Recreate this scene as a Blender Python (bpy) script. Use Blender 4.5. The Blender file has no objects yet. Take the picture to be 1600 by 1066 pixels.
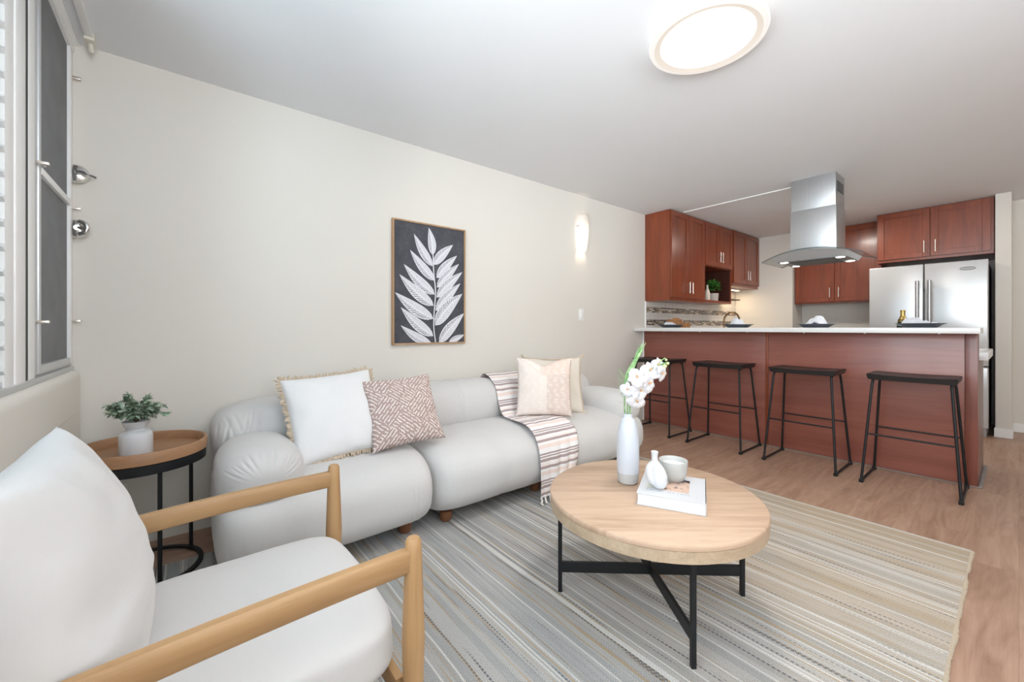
import bpy, bmesh, math, random
from mathutils import Vector, Matrix, noise
random.seed(7)
C = bpy.context.scene.collection
PI = math.pi

# ---------------------------------------------------------------- camera, world, light, exposure
sc = bpy.context.scene
cam = bpy.data.cameras.new('camera'); co = bpy.data.objects.new('camera', cam); C.objects.link(co)
co.location = (0, 0, 1.08)
co.rotation_euler = (math.radians(90), 0, math.radians(51.19 - 90))
cam.sensor_width = 36; cam.lens = 637 / 1600 * 36
cam.shift_y = -21 / 1600
cam.clip_start = 0.02
sc.camera = co
sc.view_settings.view_transform = 'Standard'
sc.view_settings.look = 'None'
sc.view_settings.gamma = 1
sc.view_settings.use_curve_mapping = False
sc.view_settings.exposure = 0.1
sc.cycles.use_denoising = True
sc.cycles.max_bounces = 10
sc.cycles.diffuse_bounces = 6
sc.cycles.sample_clamp_indirect = 6
w = bpy.data.worlds.new('sky'); sc.world = w; w.use_nodes = True
wb = w.node_tree.nodes['Background']
# pale sky above the horizon, brighter sunlit ground and buildings below it
_wn = w.node_tree; _tc = _wn.nodes.new('ShaderNodeTexCoord'); _sx = _wn.nodes.new('ShaderNodeSeparateXYZ'); _mr = _wn.nodes.new('ShaderNodeMapRange')
_wn.links.new(_tc.outputs['Generated'], _sx.inputs[0]); _wn.links.new(_sx.outputs[2], _mr.inputs[0])
_mr.inputs[1].default_value = -.12; _mr.inputs[2].default_value = .12; _mr.inputs[3].default_value = GROUND = 17.5; _mr.inputs[4].default_value = SKY = 7.0
_wn.links.new(_mr.outputs[0], wb.inputs[1])
wb.inputs[0].default_value = (1.0, 0.99, 0.98, 1)
LAMP_W = 14.0          # living room ceiling lamp, watts


def light(name, kind, loc, energy, color=(1, 1, 1), rot=(0, 0, 0), **k):
    d = bpy.data.lights.new(name, kind); d.energy = energy; d.color = color
    for a, b in k.items(): setattr(d, a, b)
    o = bpy.data.objects.new(name, d); o.location = loc; o.rotation_euler = rot
    C.objects.link(o); return o


# daylight portals fill the window openings of the window wall (they only steer sky samples)
for (ya, yb) in ((0.95, 1.85), (0.0, 0.9), (-0.95, -0.05), (-1.9, -1.0)):
    p = light('window_portal', 'AREA', (-0.52, (ya + yb) / 2, 1.64), 1, rot=(0, -PI / 2, 0), shape='RECTANGLE', size=1.46, size_y=yb - ya)
    p.data.cycles.is_portal = True

p = light('window_portal', 'AREA', (.4, -2.32, 1.64), 1, rot=(PI / 2, 0, 0), shape='RECTANGLE', size=1.4, size_y=1.46)  # portal of the added south window
p.data.cycles.is_portal = True

# ---------------------------------------------------------------- node helpers
class S:
    """a node socket with arithmetic"""
    def __init__(s, nt, k): s.nt = nt; s.k = k
    def _m(s, op, *a): return mth(s.nt, op, s, *a)
    def __add__(s, o): return s._m('ADD', o)
    def __radd__(s, o): return s._m('ADD', o)
    def __sub__(s, o): return s._m('SUBTRACT', o)
    def __rsub__(s, o): return mth(s.nt, 'SUBTRACT', o, s)
    def __mul__(s, o): return s._m('MULTIPLY', o)
    def __rmul__(s, o): return s._m('MULTIPLY', o)
    def __truediv__(s, o): return s._m('DIVIDE', o)
    def floor(s): return s._m('FLOOR')
    def frac(s): return s._m('FRACT')
    def abs(s): return s._m('ABSOLUTE')
    def gt(s, o): return s._m('GREATER_THAN', o)
    def lt(s, o): return s._m('LESS_THAN', o)
    def mod(s, o): return s._m('FLOORED_MODULO', o)
    def sin(s): return s._m('SINE')
    def pw(s, o): return s._m('POWER', o)
    def mx(s, o): return s._m('MAXIMUM', o)
    def mn(s, o): return s._m('MINIMUM', o)


def put(nt, sock, v):
    if isinstance(v, S): nt.links.new(v.k, sock)
    elif v is not None: sock.default_value = v


def mth(nt, op, *a):
    n = nt.nodes.new('ShaderNodeMath'); n.operation = op
    for i, v in enumerate(a): put(nt, n.inputs[i], v)
    return S(nt, n.outputs[0])


def coords(nt, kind='Object'):
    n = nt.nodes.new('ShaderNodeTexCoord'); return S(nt, n.outputs[kind])


def xyz(nt, v):
    n = nt.nodes.new('ShaderNodeSeparateXYZ'); nt.links.new(v.k, n.inputs[0])
    return [S(nt, n.outputs[i]) for i in range(3)]


def vec(nt, x, y, z):
    n = nt.nodes.new('ShaderNodeCombineXYZ')
    for i, v in enumerate((x, y, z)): put(nt, n.inputs[i], v)
    return S(nt, n.outputs[0])


def nz(nt, v, scale=5, detail=3, rough=.5, out='Fac', dist=0):
    n = nt.nodes.new('ShaderNodeTexNoise'); put(nt, n.inputs['Vector'], v)
    n.inputs['Scale'].default_value = scale; n.inputs['Detail'].default_value = detail
    n.inputs['Roughness'].default_value = rough; n.inputs['Distortion'].default_value = dist
    return S(nt, n.outputs[out])


def wn(nt, *a):
    n = nt.nodes.new('ShaderNodeTexWhiteNoise')
    if len(a) == 1:
        n.noise_dimensions = '1D'; put(nt, n.inputs['W'], a[0])
    else:
        n.noise_dimensions = '3D'; put(nt, n.inputs['Vector'], vec(nt, *(list(a) + [0.0] * (3 - len(a)))))
    return S(nt, n.outputs['Value'])


def sm(nt, v, a, b, lo=0., hi=1.):
    n = nt.nodes.new('ShaderNodeMapRange'); n.interpolation_type = 'SMOOTHSTEP'
    put(nt, n.inputs[0], v)
    for i, q in enumerate((a, b, lo, hi)): n.inputs[i + 1].default_value = q
    return S(nt, n.outputs[0])


def ramp(nt, v, stops, interp='LINEAR'):
    n = nt.nodes.new('ShaderNodeValToRGB'); put(nt, n.inputs[0], v)
    cr = n.color_ramp; cr.interpolation = interp
    while len(cr.elements) < len(stops): cr.elements.new(.5)
    for e, (p, c) in zip(cr.elements, stops): e.position = p; e.color = (*c, 1)
    return S(nt, n.outputs[0])


def mix(nt, f, a, b, blend='MIX'):
    n = nt.nodes.new('ShaderNodeMix'); n.data_type = 'RGBA'; n.blend_type = blend
    put(nt, n.inputs[0], f)
    for i, v in ((6, a), (7, b)):
        if isinstance(v, S): nt.links.new(v.k, n.inputs[i])
        else: n.inputs[i].default_value = (*v, 1)
    return S(nt, n.outputs[2])


def lin(r, g, b):
    """photo colour 0..255 to linear"""
    f = lambda c: (c / 255 / 12.92) if c / 255 <= .04045 else ((c / 255 + .055) / 1.055) ** 2.4
    return (f(r), f(g), f(b))


def new(name):
    m = bpy.data.materials.new(name); m.use_nodes = True
    nt = m.node_tree; return m, nt, nt.nodes['Principled BSDF']


def setp(nt, b, col=None, rough=.5, metal=0., spec=.5, bump=None, bs=.3, bd=.002, **k):
    if col is not None:
        if isinstance(col, S): nt.links.new(col.k, b.inputs['Base Color'])
        else: b.inputs['Base Color'].default_value = (*col, 1)
    put(nt, b.inputs['Roughness'], rough); b.inputs['Metallic'].default_value = metal
    b.inputs['Specular IOR Level'].default_value = spec
    for a, v in k.items(): put(nt, b.inputs[a.replace('_', ' ')], v)
    if bump is not None:
        n = nt.nodes.new('ShaderNodeBump'); n.inputs['Strength'].default_value = bs; n.inputs['Distance'].default_value = bd
        nt.links.new(bump.k, n.inputs['Height']); nt.links.new(n.outputs[0], b.inputs['Normal'])


def plain(name, col, rough=.5, metal=0., spec=.5, var=.04, scale=20, bs=.0, **k):
    m, nt, b = new(name); c = coords(nt); n = nz(nt, c, scale, 3)
    f = tuple(max(0, x * (1 - var)) for x in col); g = tuple(min(1, x * (1 + var)) for x in col)
    setp(nt, b, mix(nt, n, f, g), rough, metal, spec, bump=nz(nt, c, scale * 8, 2) if bs else None, bs=bs, **k)
    return m


def wood(name, dark, light_, axis=0, rough=.45, scale=1., spec=.4, contrast=1., coat=0., fine=1.):
    m, nt, b = new(name); c = xyz(nt, coords(nt))
    st = [c[i] * (1.2 if i == axis else 14.) for i in range(3)]
    v = vec(nt, *st)
    n1 = nz(nt, v, 1.3 * scale, 5, .6, dist=.6); n2 = nz(nt, vec(nt, *[c[i] * (4. if i == axis else 150.) for i in range(3)]), 1.5 * scale, 2)
    n3 = nz(nt, coords(nt), 2.2, 2)
    f = sm(nt, n1 * .75 + n2 * (.22 * fine) + n3 * .15, .5 - .28 / contrast, .56 + .28 / contrast)
    setp(nt, b, mix(nt, f, dark, light_), rough, 0, spec, bump=n2, bs=.08, bd=.001, Coat_Weight=coat, Coat_Roughness=.15)
    return m


def fabric(name, col, rough=.9, var=.06, thread=700., bs=.25, sheen=.2):
    m, nt, b = new(name); c = coords(nt); x, y, z = xyz(nt, c)
    wv = ((x * thread).sin() * (y * thread).sin() + (z * thread).sin() * (x * thread).sin()) * .5
    n = nz(nt, c, 60, 4, .6); n2 = nz(nt, c, 6, 2)
    f = n * .5 + n2 * .5
    lo = tuple(q * (1 - var) for q in col); hi = tuple(min(1, q * (1 + var)) for q in col)
    setp(nt, b, mix(nt, f, lo, hi), rough, 0, .15, bump=wv * .3 + n * .6, bs=bs, bd=.0012, Sheen_Weight=sheen)
    return m


# ---------------------------------------------------------------- mesh helpers
def box(bm, x0, x1, y0, y1, z0, z1, bev=0., seg=2, M=None):
    r = bmesh.ops.create_cube(bm, size=1)['verts']
    for v in r: v.co = Vector(((x0 + x1) / 2 + v.co.x * (x1 - x0), (y0 + y1) / 2 + v.co.y * (y1 - y0), (z0 + z1) / 2 + v.co.z * (z1 - z0)))
    if bev > 0:
        es = list({e for v in r for e in v.link_edges})
        g = bmesh.ops.bevel(bm, geom=es, offset=bev, segments=seg, affect='EDGES', profile=.6)
        r = list({v for f in g['faces'] for v in f.verts} | {v for v in r if v.is_valid})
    if M is not None:
        for v in r: v.co = M @ v.co
    return r


def frame(t, up=Vector((0, 0, 1))):
    t = t.normalized()
    if abs(t.dot(up)) > .98: up = Vector((0, 1, 0))
    a = t.cross(up).normalized(); return a, t.cross(a).normalized()


def tube(bm, pts, rad, seg=10, cap=True, flat=1.):
    pts = [Vector(p) for p in pts]; n = len(pts)
    rr = rad if isinstance(rad, (list, tuple)) else [rad] * n
    rings = []; a = None
    for i, p in enumerate(pts):
        t = (pts[min(i + 1, n - 1)] - pts[max(i - 1, 0)]).normalized()
        if a is None: a, b = frame(t)
        else:
            a = (a - t * a.dot(t))
            a = a.normalized() if a.length > 1e-6 else frame(t)[0]
            b = t.cross(a).normalized()
        rings.append([bm.verts.new(p + (a * math.cos(2 * PI * k / seg) + b * math.sin(2 * PI * k / seg) * flat) * rr[i]) for k in range(seg)])
    for i in range(n - 1):
        for k in range(seg):
            bm.faces.new((rings[i][k], rings[i][(k + 1) % seg], rings[i + 1][(k + 1) % seg], rings[i + 1][k]))
    if cap:
        bm.faces.new(rings[0][::-1]); bm.faces.new(rings[-1])
    return rings


def smooth_path(pts, n=8):
    """Catmull-Rom"""
    P = [Vector(p) for p in pts]; P = [P[0] * 2 - P[1]] + P + [P[-1] * 2 - P[-2]]; out = []
    for i in range(1, len(P) - 2):
        for k in range(n):
            t = k / n; a, b, c, d = P[i - 1:i + 3]
            out.append(.5 * ((2 * b) + (c - a) * t + (2 * a - 5 * b + 4 * c - d) * t * t + (3 * b - a - 3 * c + d) * t ** 3))
    out.append(P[-2]); return out


def lathe(bm, prof, cx=0, cy=0, cz=0, seg=40, a0=0., a1=2 * PI, sx=1., sy=1.):
    full = abs(a1 - a0 - 2 * PI) < 1e-4; m = seg if full else seg + 1
    rings = []
    for (r, z) in prof:
        if r < 1e-6: rings.append([bm.verts.new((cx, cy, cz + z))])
        else: rings.append([bm.verts.new((cx + sx * r * math.cos(a0 + (a1 - a0) * k / seg), cy + sy * r * math.sin(a0 + (a1 - a0) * k / seg), cz + z)) for k in range(m)])
    for A, B in zip(rings, rings[1:]):
        for k in range(seg if full else seg):
            k2 = (k + 1) % m if full else k + 1
            if len(A) == 1 and len(B) == 1: continue
            if len(A) == 1: f = (A[0], B[k], B[k2])
            elif len(B) == 1: f = (A[k], B[0], A[k2])
            else: f = (A[k], B[k], B[k2], A[k2])
            try: bm.faces.new(f)
            except ValueError: pass
    return rings


def link(name, bm, mat, parent=None, smooth=True, loc=None, autos=None):
    """one mesh object; world-space vertices are moved into the space of the thing (its root Empty)"""
    bmesh.ops.recalc_face_normals(bm, faces=bm.faces)
    me = bpy.data.meshes.new(name)
    root = parent
    while root is not None and root.parent is not None: root = root.parent
    off = Vector(root.location) if root is not None else (Vector(loc) if loc is not None else None)
    if root is not None and root.get('_local'): off = None
    if off is not None: bmesh.ops.translate(bm, verts=bm.verts, vec=-off)
    bm.to_mesh(me); bm.free()
    me.materials.append(mat)
    if smooth:
        for p in me.polygons: p.use_smooth = True
        try: me.set_sharp_from_angle(angle=math.radians(autos if autos else 38))
        except Exception: pass
    o = bpy.data.objects.new(name, me); C.objects.link(o)
    if parent is not None: o.parent = parent
    elif loc is not None: o.location = loc
    return o


def thing(name, label, cat, loc, rot=(0, 0, 0), group=None, local=False):
    o = bpy.data.objects.new(name, None); C.objects.link(o)
    o.location = loc; o.rotation_euler = rot; o.empty_display_size = .05
    o['label'] = label; o['category'] = cat
    if group: o['group'] = group
    if local: o['_local'] = 1
    return o


def tag(o, label, cat, group=None):
    o['label'] = label; o['category'] = cat
    if group: o['group'] = group
    return o


def struct(name, bm, mat, smooth=False, parent=None):
    o = link(name, bm, mat, parent, smooth=smooth)
    if parent is None: o['kind'] = 'structure'
    return o


def copy_tree(o, parent=None):
    c = o.copy(); C.objects.link(c)
    if parent is not None: c.parent = parent
    for ch in [q for q in list(bpy.data.objects) if q.parent == o]: copy_tree(ch, c)
    return c


def B(): return bmesh.new()


# ---------------------------------------------------------------- materials
def paint(name, col, rough=.75):
    m, nt, b = new(name); c = coords(nt)
    n = nz(nt, c, 2.5, 3); n2 = nz(nt, c, 220, 2)
    setp(nt, b, mix(nt, n, tuple(q * .985 for q in col), tuple(min(1, q * 1.015) for q in col)), rough, 0, .25, bump=n2, bs=.05, bd=.001)
    return m


M_wall = paint('wall_paint_beige', (.735, .705, .65))
M_ceil = paint('ceiling_paint_white', (.79, .80, .815))
M_white = plain('white_trim_paint', (.88, .88, .875), .4, var=.02)
M_alu = plain('aluminium_frame', (.62, .63, .64), .38, .6, var=.05, scale=40)
M_screen = plain('insect_screen_mesh', (.215, .22, .23), .85, 0, .2, var=.18, scale=9, bs=.2)
M_cherry = wood('cherry_wood_vertical', (.13, .023, .008), (.29, .064, .02), 2, .3, 1., .5, .8, .3)
M_cherryp = wood('cherry_panel_horizontal', (.155, .040, .028), (.33, .115, .08), 1, .34, .5, .5, .75, .35)
M_dkcherry = wood('dark_cherry_inside', (.04, .010, .006), (.075, .02, .012), 2, .45)
M_oak = wood('oak_arm_wood', (.33, .18, .078), (.48, .30, .145), 0, .42, 1.3, .4, .9)
M_oakv = wood('oak_post_wood', (.33, .18, .078), (.48, .30, .145), 2, .42, 1.3, .4, .9)
M_tray = wood('brown_tray_wood', (.27, .135, .065), (.42, .235, .125), 0, .45, 1., .4, .9)
M_ftwood = wood('sofa_foot_walnut', (.13, .05, .022), (.22, .095, .045), 2, .4)
M_black = plain('black_metal', (.012, .013, .015), .45, .2, .4, var=.2)
M_blackwood = wood('black_stained_seat', (.008, .008, .009), (.02, .02, .021), 1, .4, 1., .5)
M_sofa = fabric('sofa_grey_linen', (.615, .605, .595), .92, .05, 900, .22)
M_chairf = fabric('armchair_offwhite_fabric', (.62, .61, .60), .92, .03, 900, .15)
M_steel = None


def brushed(name, col, rough=.28, axis=1, var=.12):
    m, nt, b = new(name); c = xyz(nt, coords(nt))
    v = vec(nt, *[c[i] * (1.5 if i == axis else 120.) for i in range(3)])
    n = nz(nt, v, 2, 3); n2 = nz(nt, coords(nt), 3, 2)
    setp(nt, b, mix(nt, n * .6 + n2 * .4, tuple(q * (1 - var) for q in col), tuple(min(1, q * (1 + var)) for q in col)), rough, 1., .5, bump=n, bs=.04, bd=.0005)
    return m


M_steel = brushed('brushed_steel', (.50, .505, .51), .4, 2, .2)
M_fridge = plain('fridge_silver_enamel', (.53, .53, .53), .22, .3, .5, var=.02, scale=4)
M_chrome = plain('chrome', (.7, .69, .67), .15, 1., .5, var=.05)
M_nickel = plain('brushed_nickel', (.66, .6, .54), .3, 1., .5, var=.08)
M_quartz = plain('white_quartz', (.74, .74, .735), .25, 0, .5, var=.03, scale=60)
M_ceram = plain('white_ceramic', (.64, .655, .68), .35, 0, .5, var=.02)
M_ceramw = plain('offwhite_bowl_ceramic', (.47, .47, .455), .5, 0, .4, var=.03)
M_bronze = plain('bronze_faucet', (.3, .19, .1), .3, 1., .5)
M_gold = plain('gold_foil', (.5, .36, .13), .35, 1., .5, var=.15, scale=90)
M_plate = plain('slate_blue_plate', (.075, .085, .105), .35, 0, .5)
M_cloth = fabric('white_napkin_linen', (.68, .70, .75), .9, .05, 800, .2)
M_dark = plain('dark_shadow_gap', (.03, .03, .03), .7)


def m_emit(name, col, strength, base=(.9, .88, .84)):
    m, nt, b = new(name); setp(nt, b, base, .4)
    b.inputs['Emission Color'].default_value = (*col, 1); b.inputs['Emission Strength'].default_value = strength
    return m


def m_glass(name, col, rough=.03, alpha=.25, gl=1.):
    m, nt, b = new(name)
    nt.nodes.remove(b); out = nt.nodes['Material Output']
    t = nt.nodes.new('ShaderNodeBsdfTransparent'); t.inputs[0].default_value = (*col, 1)
    g = nt.nodes.new('ShaderNodeBsdfGlossy'); g.inputs['Roughness'].default_value = rough
    x = nt.nodes.new('ShaderNodeMixShader'); l = nt.nodes.new('ShaderNodeLayerWeight'); l.inputs[0].default_value = alpha
    put(nt, x.inputs[0], S(nt, l.outputs['Fresnel']) * gl); nt.links.new(t.outputs[0], x.inputs[1]); nt.links.new(g.outputs[0], x.inputs[2])
    nt.links.new(x.outputs[0], out.inputs[0]); return m


M_pane = m_glass('clear_window_glass', (.93, .97, 1.), .02, .2)
M_hoodglass = m_glass('hood_tinted_glass', (.90, .92, .92), .05, .15, .3)


def m_floor():
    m, nt, b = new('oak_plank_floor'); x, y, z = xyz(nt, coords(nt))
    W, L = .185, 1.25
    row = (y / W).floor(); xs = x + wn(nt, row) * 3.7
    col = (xs / L).floor(); r = wn(nt, row, col)
    fy = (y / W).frac(); fx = (xs / L).frac()
    seam = sm(nt, fy.mn(1 - fy), .0, .008, .45, 1.).mn(sm(nt, fx.mn(1 - fx), .0, .0012, .45, 1.))
    v = vec(nt, xs * 1.1 + r * 31, y * 9, r * 9)
    g1 = nz(nt, v, 1.6, 5, .62, dist=1.2); g2 = nz(nt, vec(nt, xs * 5, y * 170, r), 1.5, 2)
    wv = nz(nt, vec(nt, xs * .9, y * 5, r * 20), 1.5, 2); rings = (wv * 55).sin() * .5 + .5
    f = g1 * .78 + g2 * .16 + r * .09 + rings * .06
    c = ramp(nt, f, [(.25, lin(128, 97, 78)), (.5, lin(160, 128, 108)), (.8, lin(183, 153, 133))])
    c = mix(nt, seam, lin(132, 98, 78), c)
    setp(nt, b, c, .42, 0, .4, bump=g2 * .5 + seam, bs=.12, bd=.001)
    return m


M_floor = m_floor()


def m_rug():
    m, nt, b = new('woven_rug_stripes'); x, y, z = xyz(nt, coords(nt))
    wob = nz(nt, vec(nt, x * 2, y * 1.6, 0.), 1.5, 2) * .016
    xx = x + wob; P_ = .0066
    row = (xx / P_).floor(); r1 = wn(nt, row); r2 = wn(nt, (xx / .03).floor() + .37)
    broad = nz(nt, vec(nt, x * 2.6, y * .7, 0.), 1., 2)
    along = nz(nt, vec(nt, row * 3.1, y * 2.0, 0.), 1., 3)
    tone = sm(nt, x * .36 + y * -.10 + (broad - .5) * 1.5, .25, 1.05)
    base = mix(nt, tone, lin(190, 189, 186), lin(201, 187, 170))
    base = mix(nt, sm(nt, along * .6 + r2 * .4, .42, .62), base, mix(nt, tone, lin(174, 175, 174), lin(190, 174, 152)))
    base = mix(nt, sm(nt, broad, .55, .75) * .6, base, lin(166, 174, 184))
    white = mix(nt, r1.gt(.88) * .9, base, lin(222, 221, 216))
    tan = mix(nt, r1.lt(.16) * sm(nt, along, .42, .6) * .8, white, lin(186, 164, 132))
    dash = ((y * 430 + row * 2.3).sin() * .5 + .5)
    dk = wn(nt, row + .5).gt(.86) * sm(nt, along, .46, .62) * (sm(nt, dash, .2, .6) * .6 + .2)
    c = mix(nt, dk, tan, lin(92, 96, 104))
    wx = (xx * PI / P_).sin().abs(); wy = (y * 2 * PI / .009 + row.mod(2.) * PI).sin() * .5 + .5
    weave = wx * .55 + wy * .55
    c = mix(nt, sm(nt, weave, .1, .8), mix(nt, 1., c, (.70, .70, .71), 'MULTIPLY'), c)
    c = mix(nt, sm(nt, nz(nt, vec(nt, x * 70, y * 90, 0.), 3, 3), .35, .65), mix(nt, 1., c, (.80, .80, .80), 'MULTIPLY'), c)
    setp(nt, b, c, .95, 0, .1, bump=weave, bs=.5, bd=.003)
    return m


M_rug = m_rug()


def m_tile():
    """white field tile with two bands of slim brown and grey mosaic"""
    m, nt, b = new('backsplash_tile_mosaic'); x, y, z = xyz(nt, coords(nt))
    zz = z - .911
    # field tiles 75 mm
    fx = (x / .085).frac(); fz = ((zz + .015) / .1).frac()
    gr = sm(nt, fx.mn(1 - fx), .01, .035).mn(sm(nt, fz.mn(1 - fz), .005, .03))
    tl = mix(nt, gr, (.86, .85, .82), mix(nt, wn(nt, (x / .085).floor(), (zz / .1).floor()), (.60, .57, .53), (.66, .63, .59)))
    row = (zz / .0165).floor(); xs = x + wn(nt, row) * .31
    k = (xs / .075).floor(); fr = (xs / .075).frac(); fq = (zz / .0165).frac()
    g2 = sm(nt, fr.mn(1 - fr), .0, .05).mn(sm(nt, fq.mn(1 - fq), .02, .12))
    mos = ramp(nt, wn(nt, row, k), [(0, lin(70, 52, 38)), (.3, lin(150, 128, 104)), (.5, lin(96, 84, 72)), (.68, lin(196, 184, 166)), (.85, lin(120, 96, 70))], 'CONSTANT')
    mos = mix(nt, g2, (.70, .68, .64), mos)
    band = zz.gt(.195) * zz.lt(.262) + zz.gt(.345) * zz.lt(.412)
    setp(nt, b, mix(nt, band, tl, mos), .22, 0, .5, bump=gr * (1 - band) + g2 * band, bs=.15, bd=.002)
    return m


M_tile = m_tile()


def m_tabletop():
    m, nt, b = new('washed_oak_tabletop'); x, y, z = xyz(nt, coords(nt))
    # planks run across the view
    u = x * .779 - y * .627; v = x * .627 + y * .779
    row = (v / .105).floor(); r = wn(nt, row + .3)
    g = nz(nt, vec(nt, u * 2.2 + r * 7, v * 22, r * 5), 1.4, 5, .6, dist=.7); g2 = nz(nt, vec(nt, u * 7, v * 190, z * 100), 1.5, 2)
    kn = nz(nt, vec(nt, u * 4, v * 7, z * 2), 1.2, 2)
    f = g * .6 + g2 * .16 + r * .22 + kn * .1
    c = ramp(nt, f, [(.3, lin(164, 136, 113)), (.52, lin(190, 162, 138)), (.8, lin(204, 180, 158))])
    setp(nt, b, c, .5, 0, .35, bump=g2, bs=.06, bd=.001)
    return m


M_ctop = m_tabletop()
M_ctrim = wood('washed_oak_rim', lin(150, 128, 104), lin(200, 180, 154), 0, .55, .8, .3, .8)


def m_vase():
    m, nt, b = new('two_tone_white_vase'); x, y, z = xyz(nt, coords(nt))
    band = sm(nt, z + nz(nt, coords(nt), 20, 1) * .002, .046, .05)
    rib = (z * 2 * PI / .006).sin()
    setp(nt, b, mix(nt, band, (.50, .50, .495), (.60, .63, .69)), .38, 0, .5, bump=rib + nz(nt, coords(nt), 25, 2) * .6, bs=.12, bd=.0015)
    return m


M_vase = m_vase()


def uvx(nt):
    n = nt.nodes.new('ShaderNodeUVMap'); x, y, z = xyz(nt, S(nt, n.outputs[0])); return x, y


def m_mauve():
    m, nt, b = new('mauve_dash_pattern'); u, v = uvx(nt)
    a = (u + v) * 2.1; c_ = (u - v) * 2.1 + 10
    par = (a.floor() + c_.floor()).mod(2.)
    s = a * par + c_ * (1 - par); t = c_ * par + a * (1 - par)
    n = nz(nt, vec(nt, u, v, 0.), 26, 2) * .9
    line = (s * 8 + n).frac(); k = (s * 8 + n).floor()
    dash = (t * (1.7 + wn(nt, k + .3) * .9) + wn(nt, k) * 3 + n * .3).frac()
    f = sm(nt, (line - .5).abs(), .10, .22, 1., 0.) * sm(nt, (dash - .5).abs(), .38, .45, 1., 0.) * (.72 + nz(nt, vec(nt, u, v, 0.), 60, 2) * .5)
    col = mix(nt, f, lin(172, 150, 144), lin(232, 224, 220))
    setp(nt, b, col, .9, 0, .15, bump=nz(nt, coords(nt), 300, 2), bs=.2, bd=.001)
    return m


def m_blush():
    m, nt, b = new('blush_block_print'); u, v = uvx(nt)
    base = mix(nt, u.gt(.54) * v.lt(.72), lin(232, 222, 214), lin(218, 200, 190))
    base = mix(nt, u.gt(.42) * v.gt(.72), base, lin(226, 206, 194))
    zz = ((u * 46 + (v * 34).sin() * 1.1).sin() * .5 + .5) * (sm(nt, nz(nt, vec(nt, u * 3, v * 12, 0.), 3, 2), .4, .6))
    col = mix(nt, zz * .55, base, lin(240, 234, 228))
    col = mix(nt, sm(nt, nz(nt, vec(nt, u, v, 0.), 70, 3), .45, .65) * .25, col, lin(196, 178, 170))
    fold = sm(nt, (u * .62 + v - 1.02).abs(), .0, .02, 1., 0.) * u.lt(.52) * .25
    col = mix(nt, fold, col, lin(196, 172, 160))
    setp(nt, b, col, .9, 0, .15, bump=nz(nt, coords(nt), 300, 2), bs=.2, bd=.001)
    return m


def m_throw():
    m, nt, b = new('striped_throw_weave'); u, v = uvx(nt)   # v = metres along
    p = (v / .155).frac()
    def ln(c, h): return sm(nt, (p - c).abs(), h * .75, h * 1.1, 1., 0.)
    s = (ln(.10, .035) + ln(.20, .03) + ln(.33, .06) + ln(.60, .055)).mn(1.)
    pk = sm(nt, (p - .82).abs(), .04, .11, 1., 0.) * .7 + sm(nt, (p - .5).abs(), .02, .07, 1., 0.) * .4
    c = mix(nt, pk, lin(238, 236, 236), lin(232, 208, 196))
    c = mix(nt, s * (.75 + nz(nt, vec(nt, u * 60, v * 20, 0.), 3, 2) * .25), c, lin(158, 136, 134))
    setp(nt, b, c, .92, 0, .15, bump=(v * 2600).sin() * .4 + (u * 500).sin() * .4, bs=.25, bd=.001)
    return m


M_mauve, M_blush, M_throw = m_mauve(), m_blush(), m_throw()
M_wpillow = fabric('white_pillow_linen', (.77, .77, .775), .92, .03, 800, .2)
M_cream = fabric('cream_pillow_cotton', (.70, .64, .56), .92, .03, 800, .2)
M_fringe = fabric('beige_fringe_yarn', (.56, .46, .35), .95, .12, 500, .4)

# ---------------------------------------------------------------- the room
XW, YW, ZC = -.405, 2.745, 2.40
XE, YS = 6.72, -2.2
bm = B(); box(bm, -.6, 7.4, YS - .2, YW + .2, -.1, 0); struct('floor', bm, M_floor)
bm = B(); box(bm, -.6, 7.4, YS - .2, YW + .2, ZC, ZC + .1); struct('ceiling', bm, M_ceil)
bm = B(); box(bm, -.6, 7.4, YW, YW + .15, 0, ZC); struct('wall_north', bm, M_wall)
bm = B()
box(bm, -.6, -.3, YS - .15, YS, 0, ZC); box(bm, 1.1, 7.4, YS - .15, YS, 0, ZC); box(bm, -.3, 1.1, YS - .15, YS, 0, .91); box(bm, -.3, 1.1, YS - .15, YS, 2.37, ZC)
struct('wall_south', bm, M_wall)
bm = B()
for x in (-.28, .4, 1.08): box(bm, x - .025, x + .025, YS - .12, YS - .02, .91, 2.37, .004)
for z in (.93, 2.35): box(bm, -.3, 1.1, YS - .12, YS - .02, z - .02, z + .02, .004)
o = struct('window_7', bm, M_white, True)  # added window, out of view, lets in soft front light
bm = B(); box(bm, -.26, 1.06, YS - .08, YS - .074, .95, 2.33); link('window_pane', bm, M_pane, o, False)
bm = B(); box(bm, 6.617, 7.2, 1.98, YW, 0, ZC); box(bm, 7.02, 7.2, .147, 1.98, 0, ZC); struct('wall_east', bm, M_wall)
bm = B(); box(bm, 6.25, 7.2, .043, .147, 0, ZC, .006); struct('wall_partition', bm, M_wall)
bm = B(); box(bm, XE, 7.2, YS, .043, 0, ZC); struct('wall_hall', bm, M_wall)
# window wall: parapet with a rounded ledge, jambs, header
bm = B(); box(bm, -.6, -.372, YS, YW - .012, 0, .885, .035, 4); struct('wall_west', bm, M_wall, True)
bm = B()
box(bm, -.56, -.405, 2.735, YW, .88, ZC)
box(bm, -.56, -.44, YS, -1.9, .88, ZC)
struct('wall_west_jamb', bm, M_wall)
bm = B(); box(bm, -.56, -.396, YS, YW, 2.355, ZC, .004); box(bm, -.56, -.380, YS, YW, 2.385, ZC, .003); struct('trim_1', bm, M_white)
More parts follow.
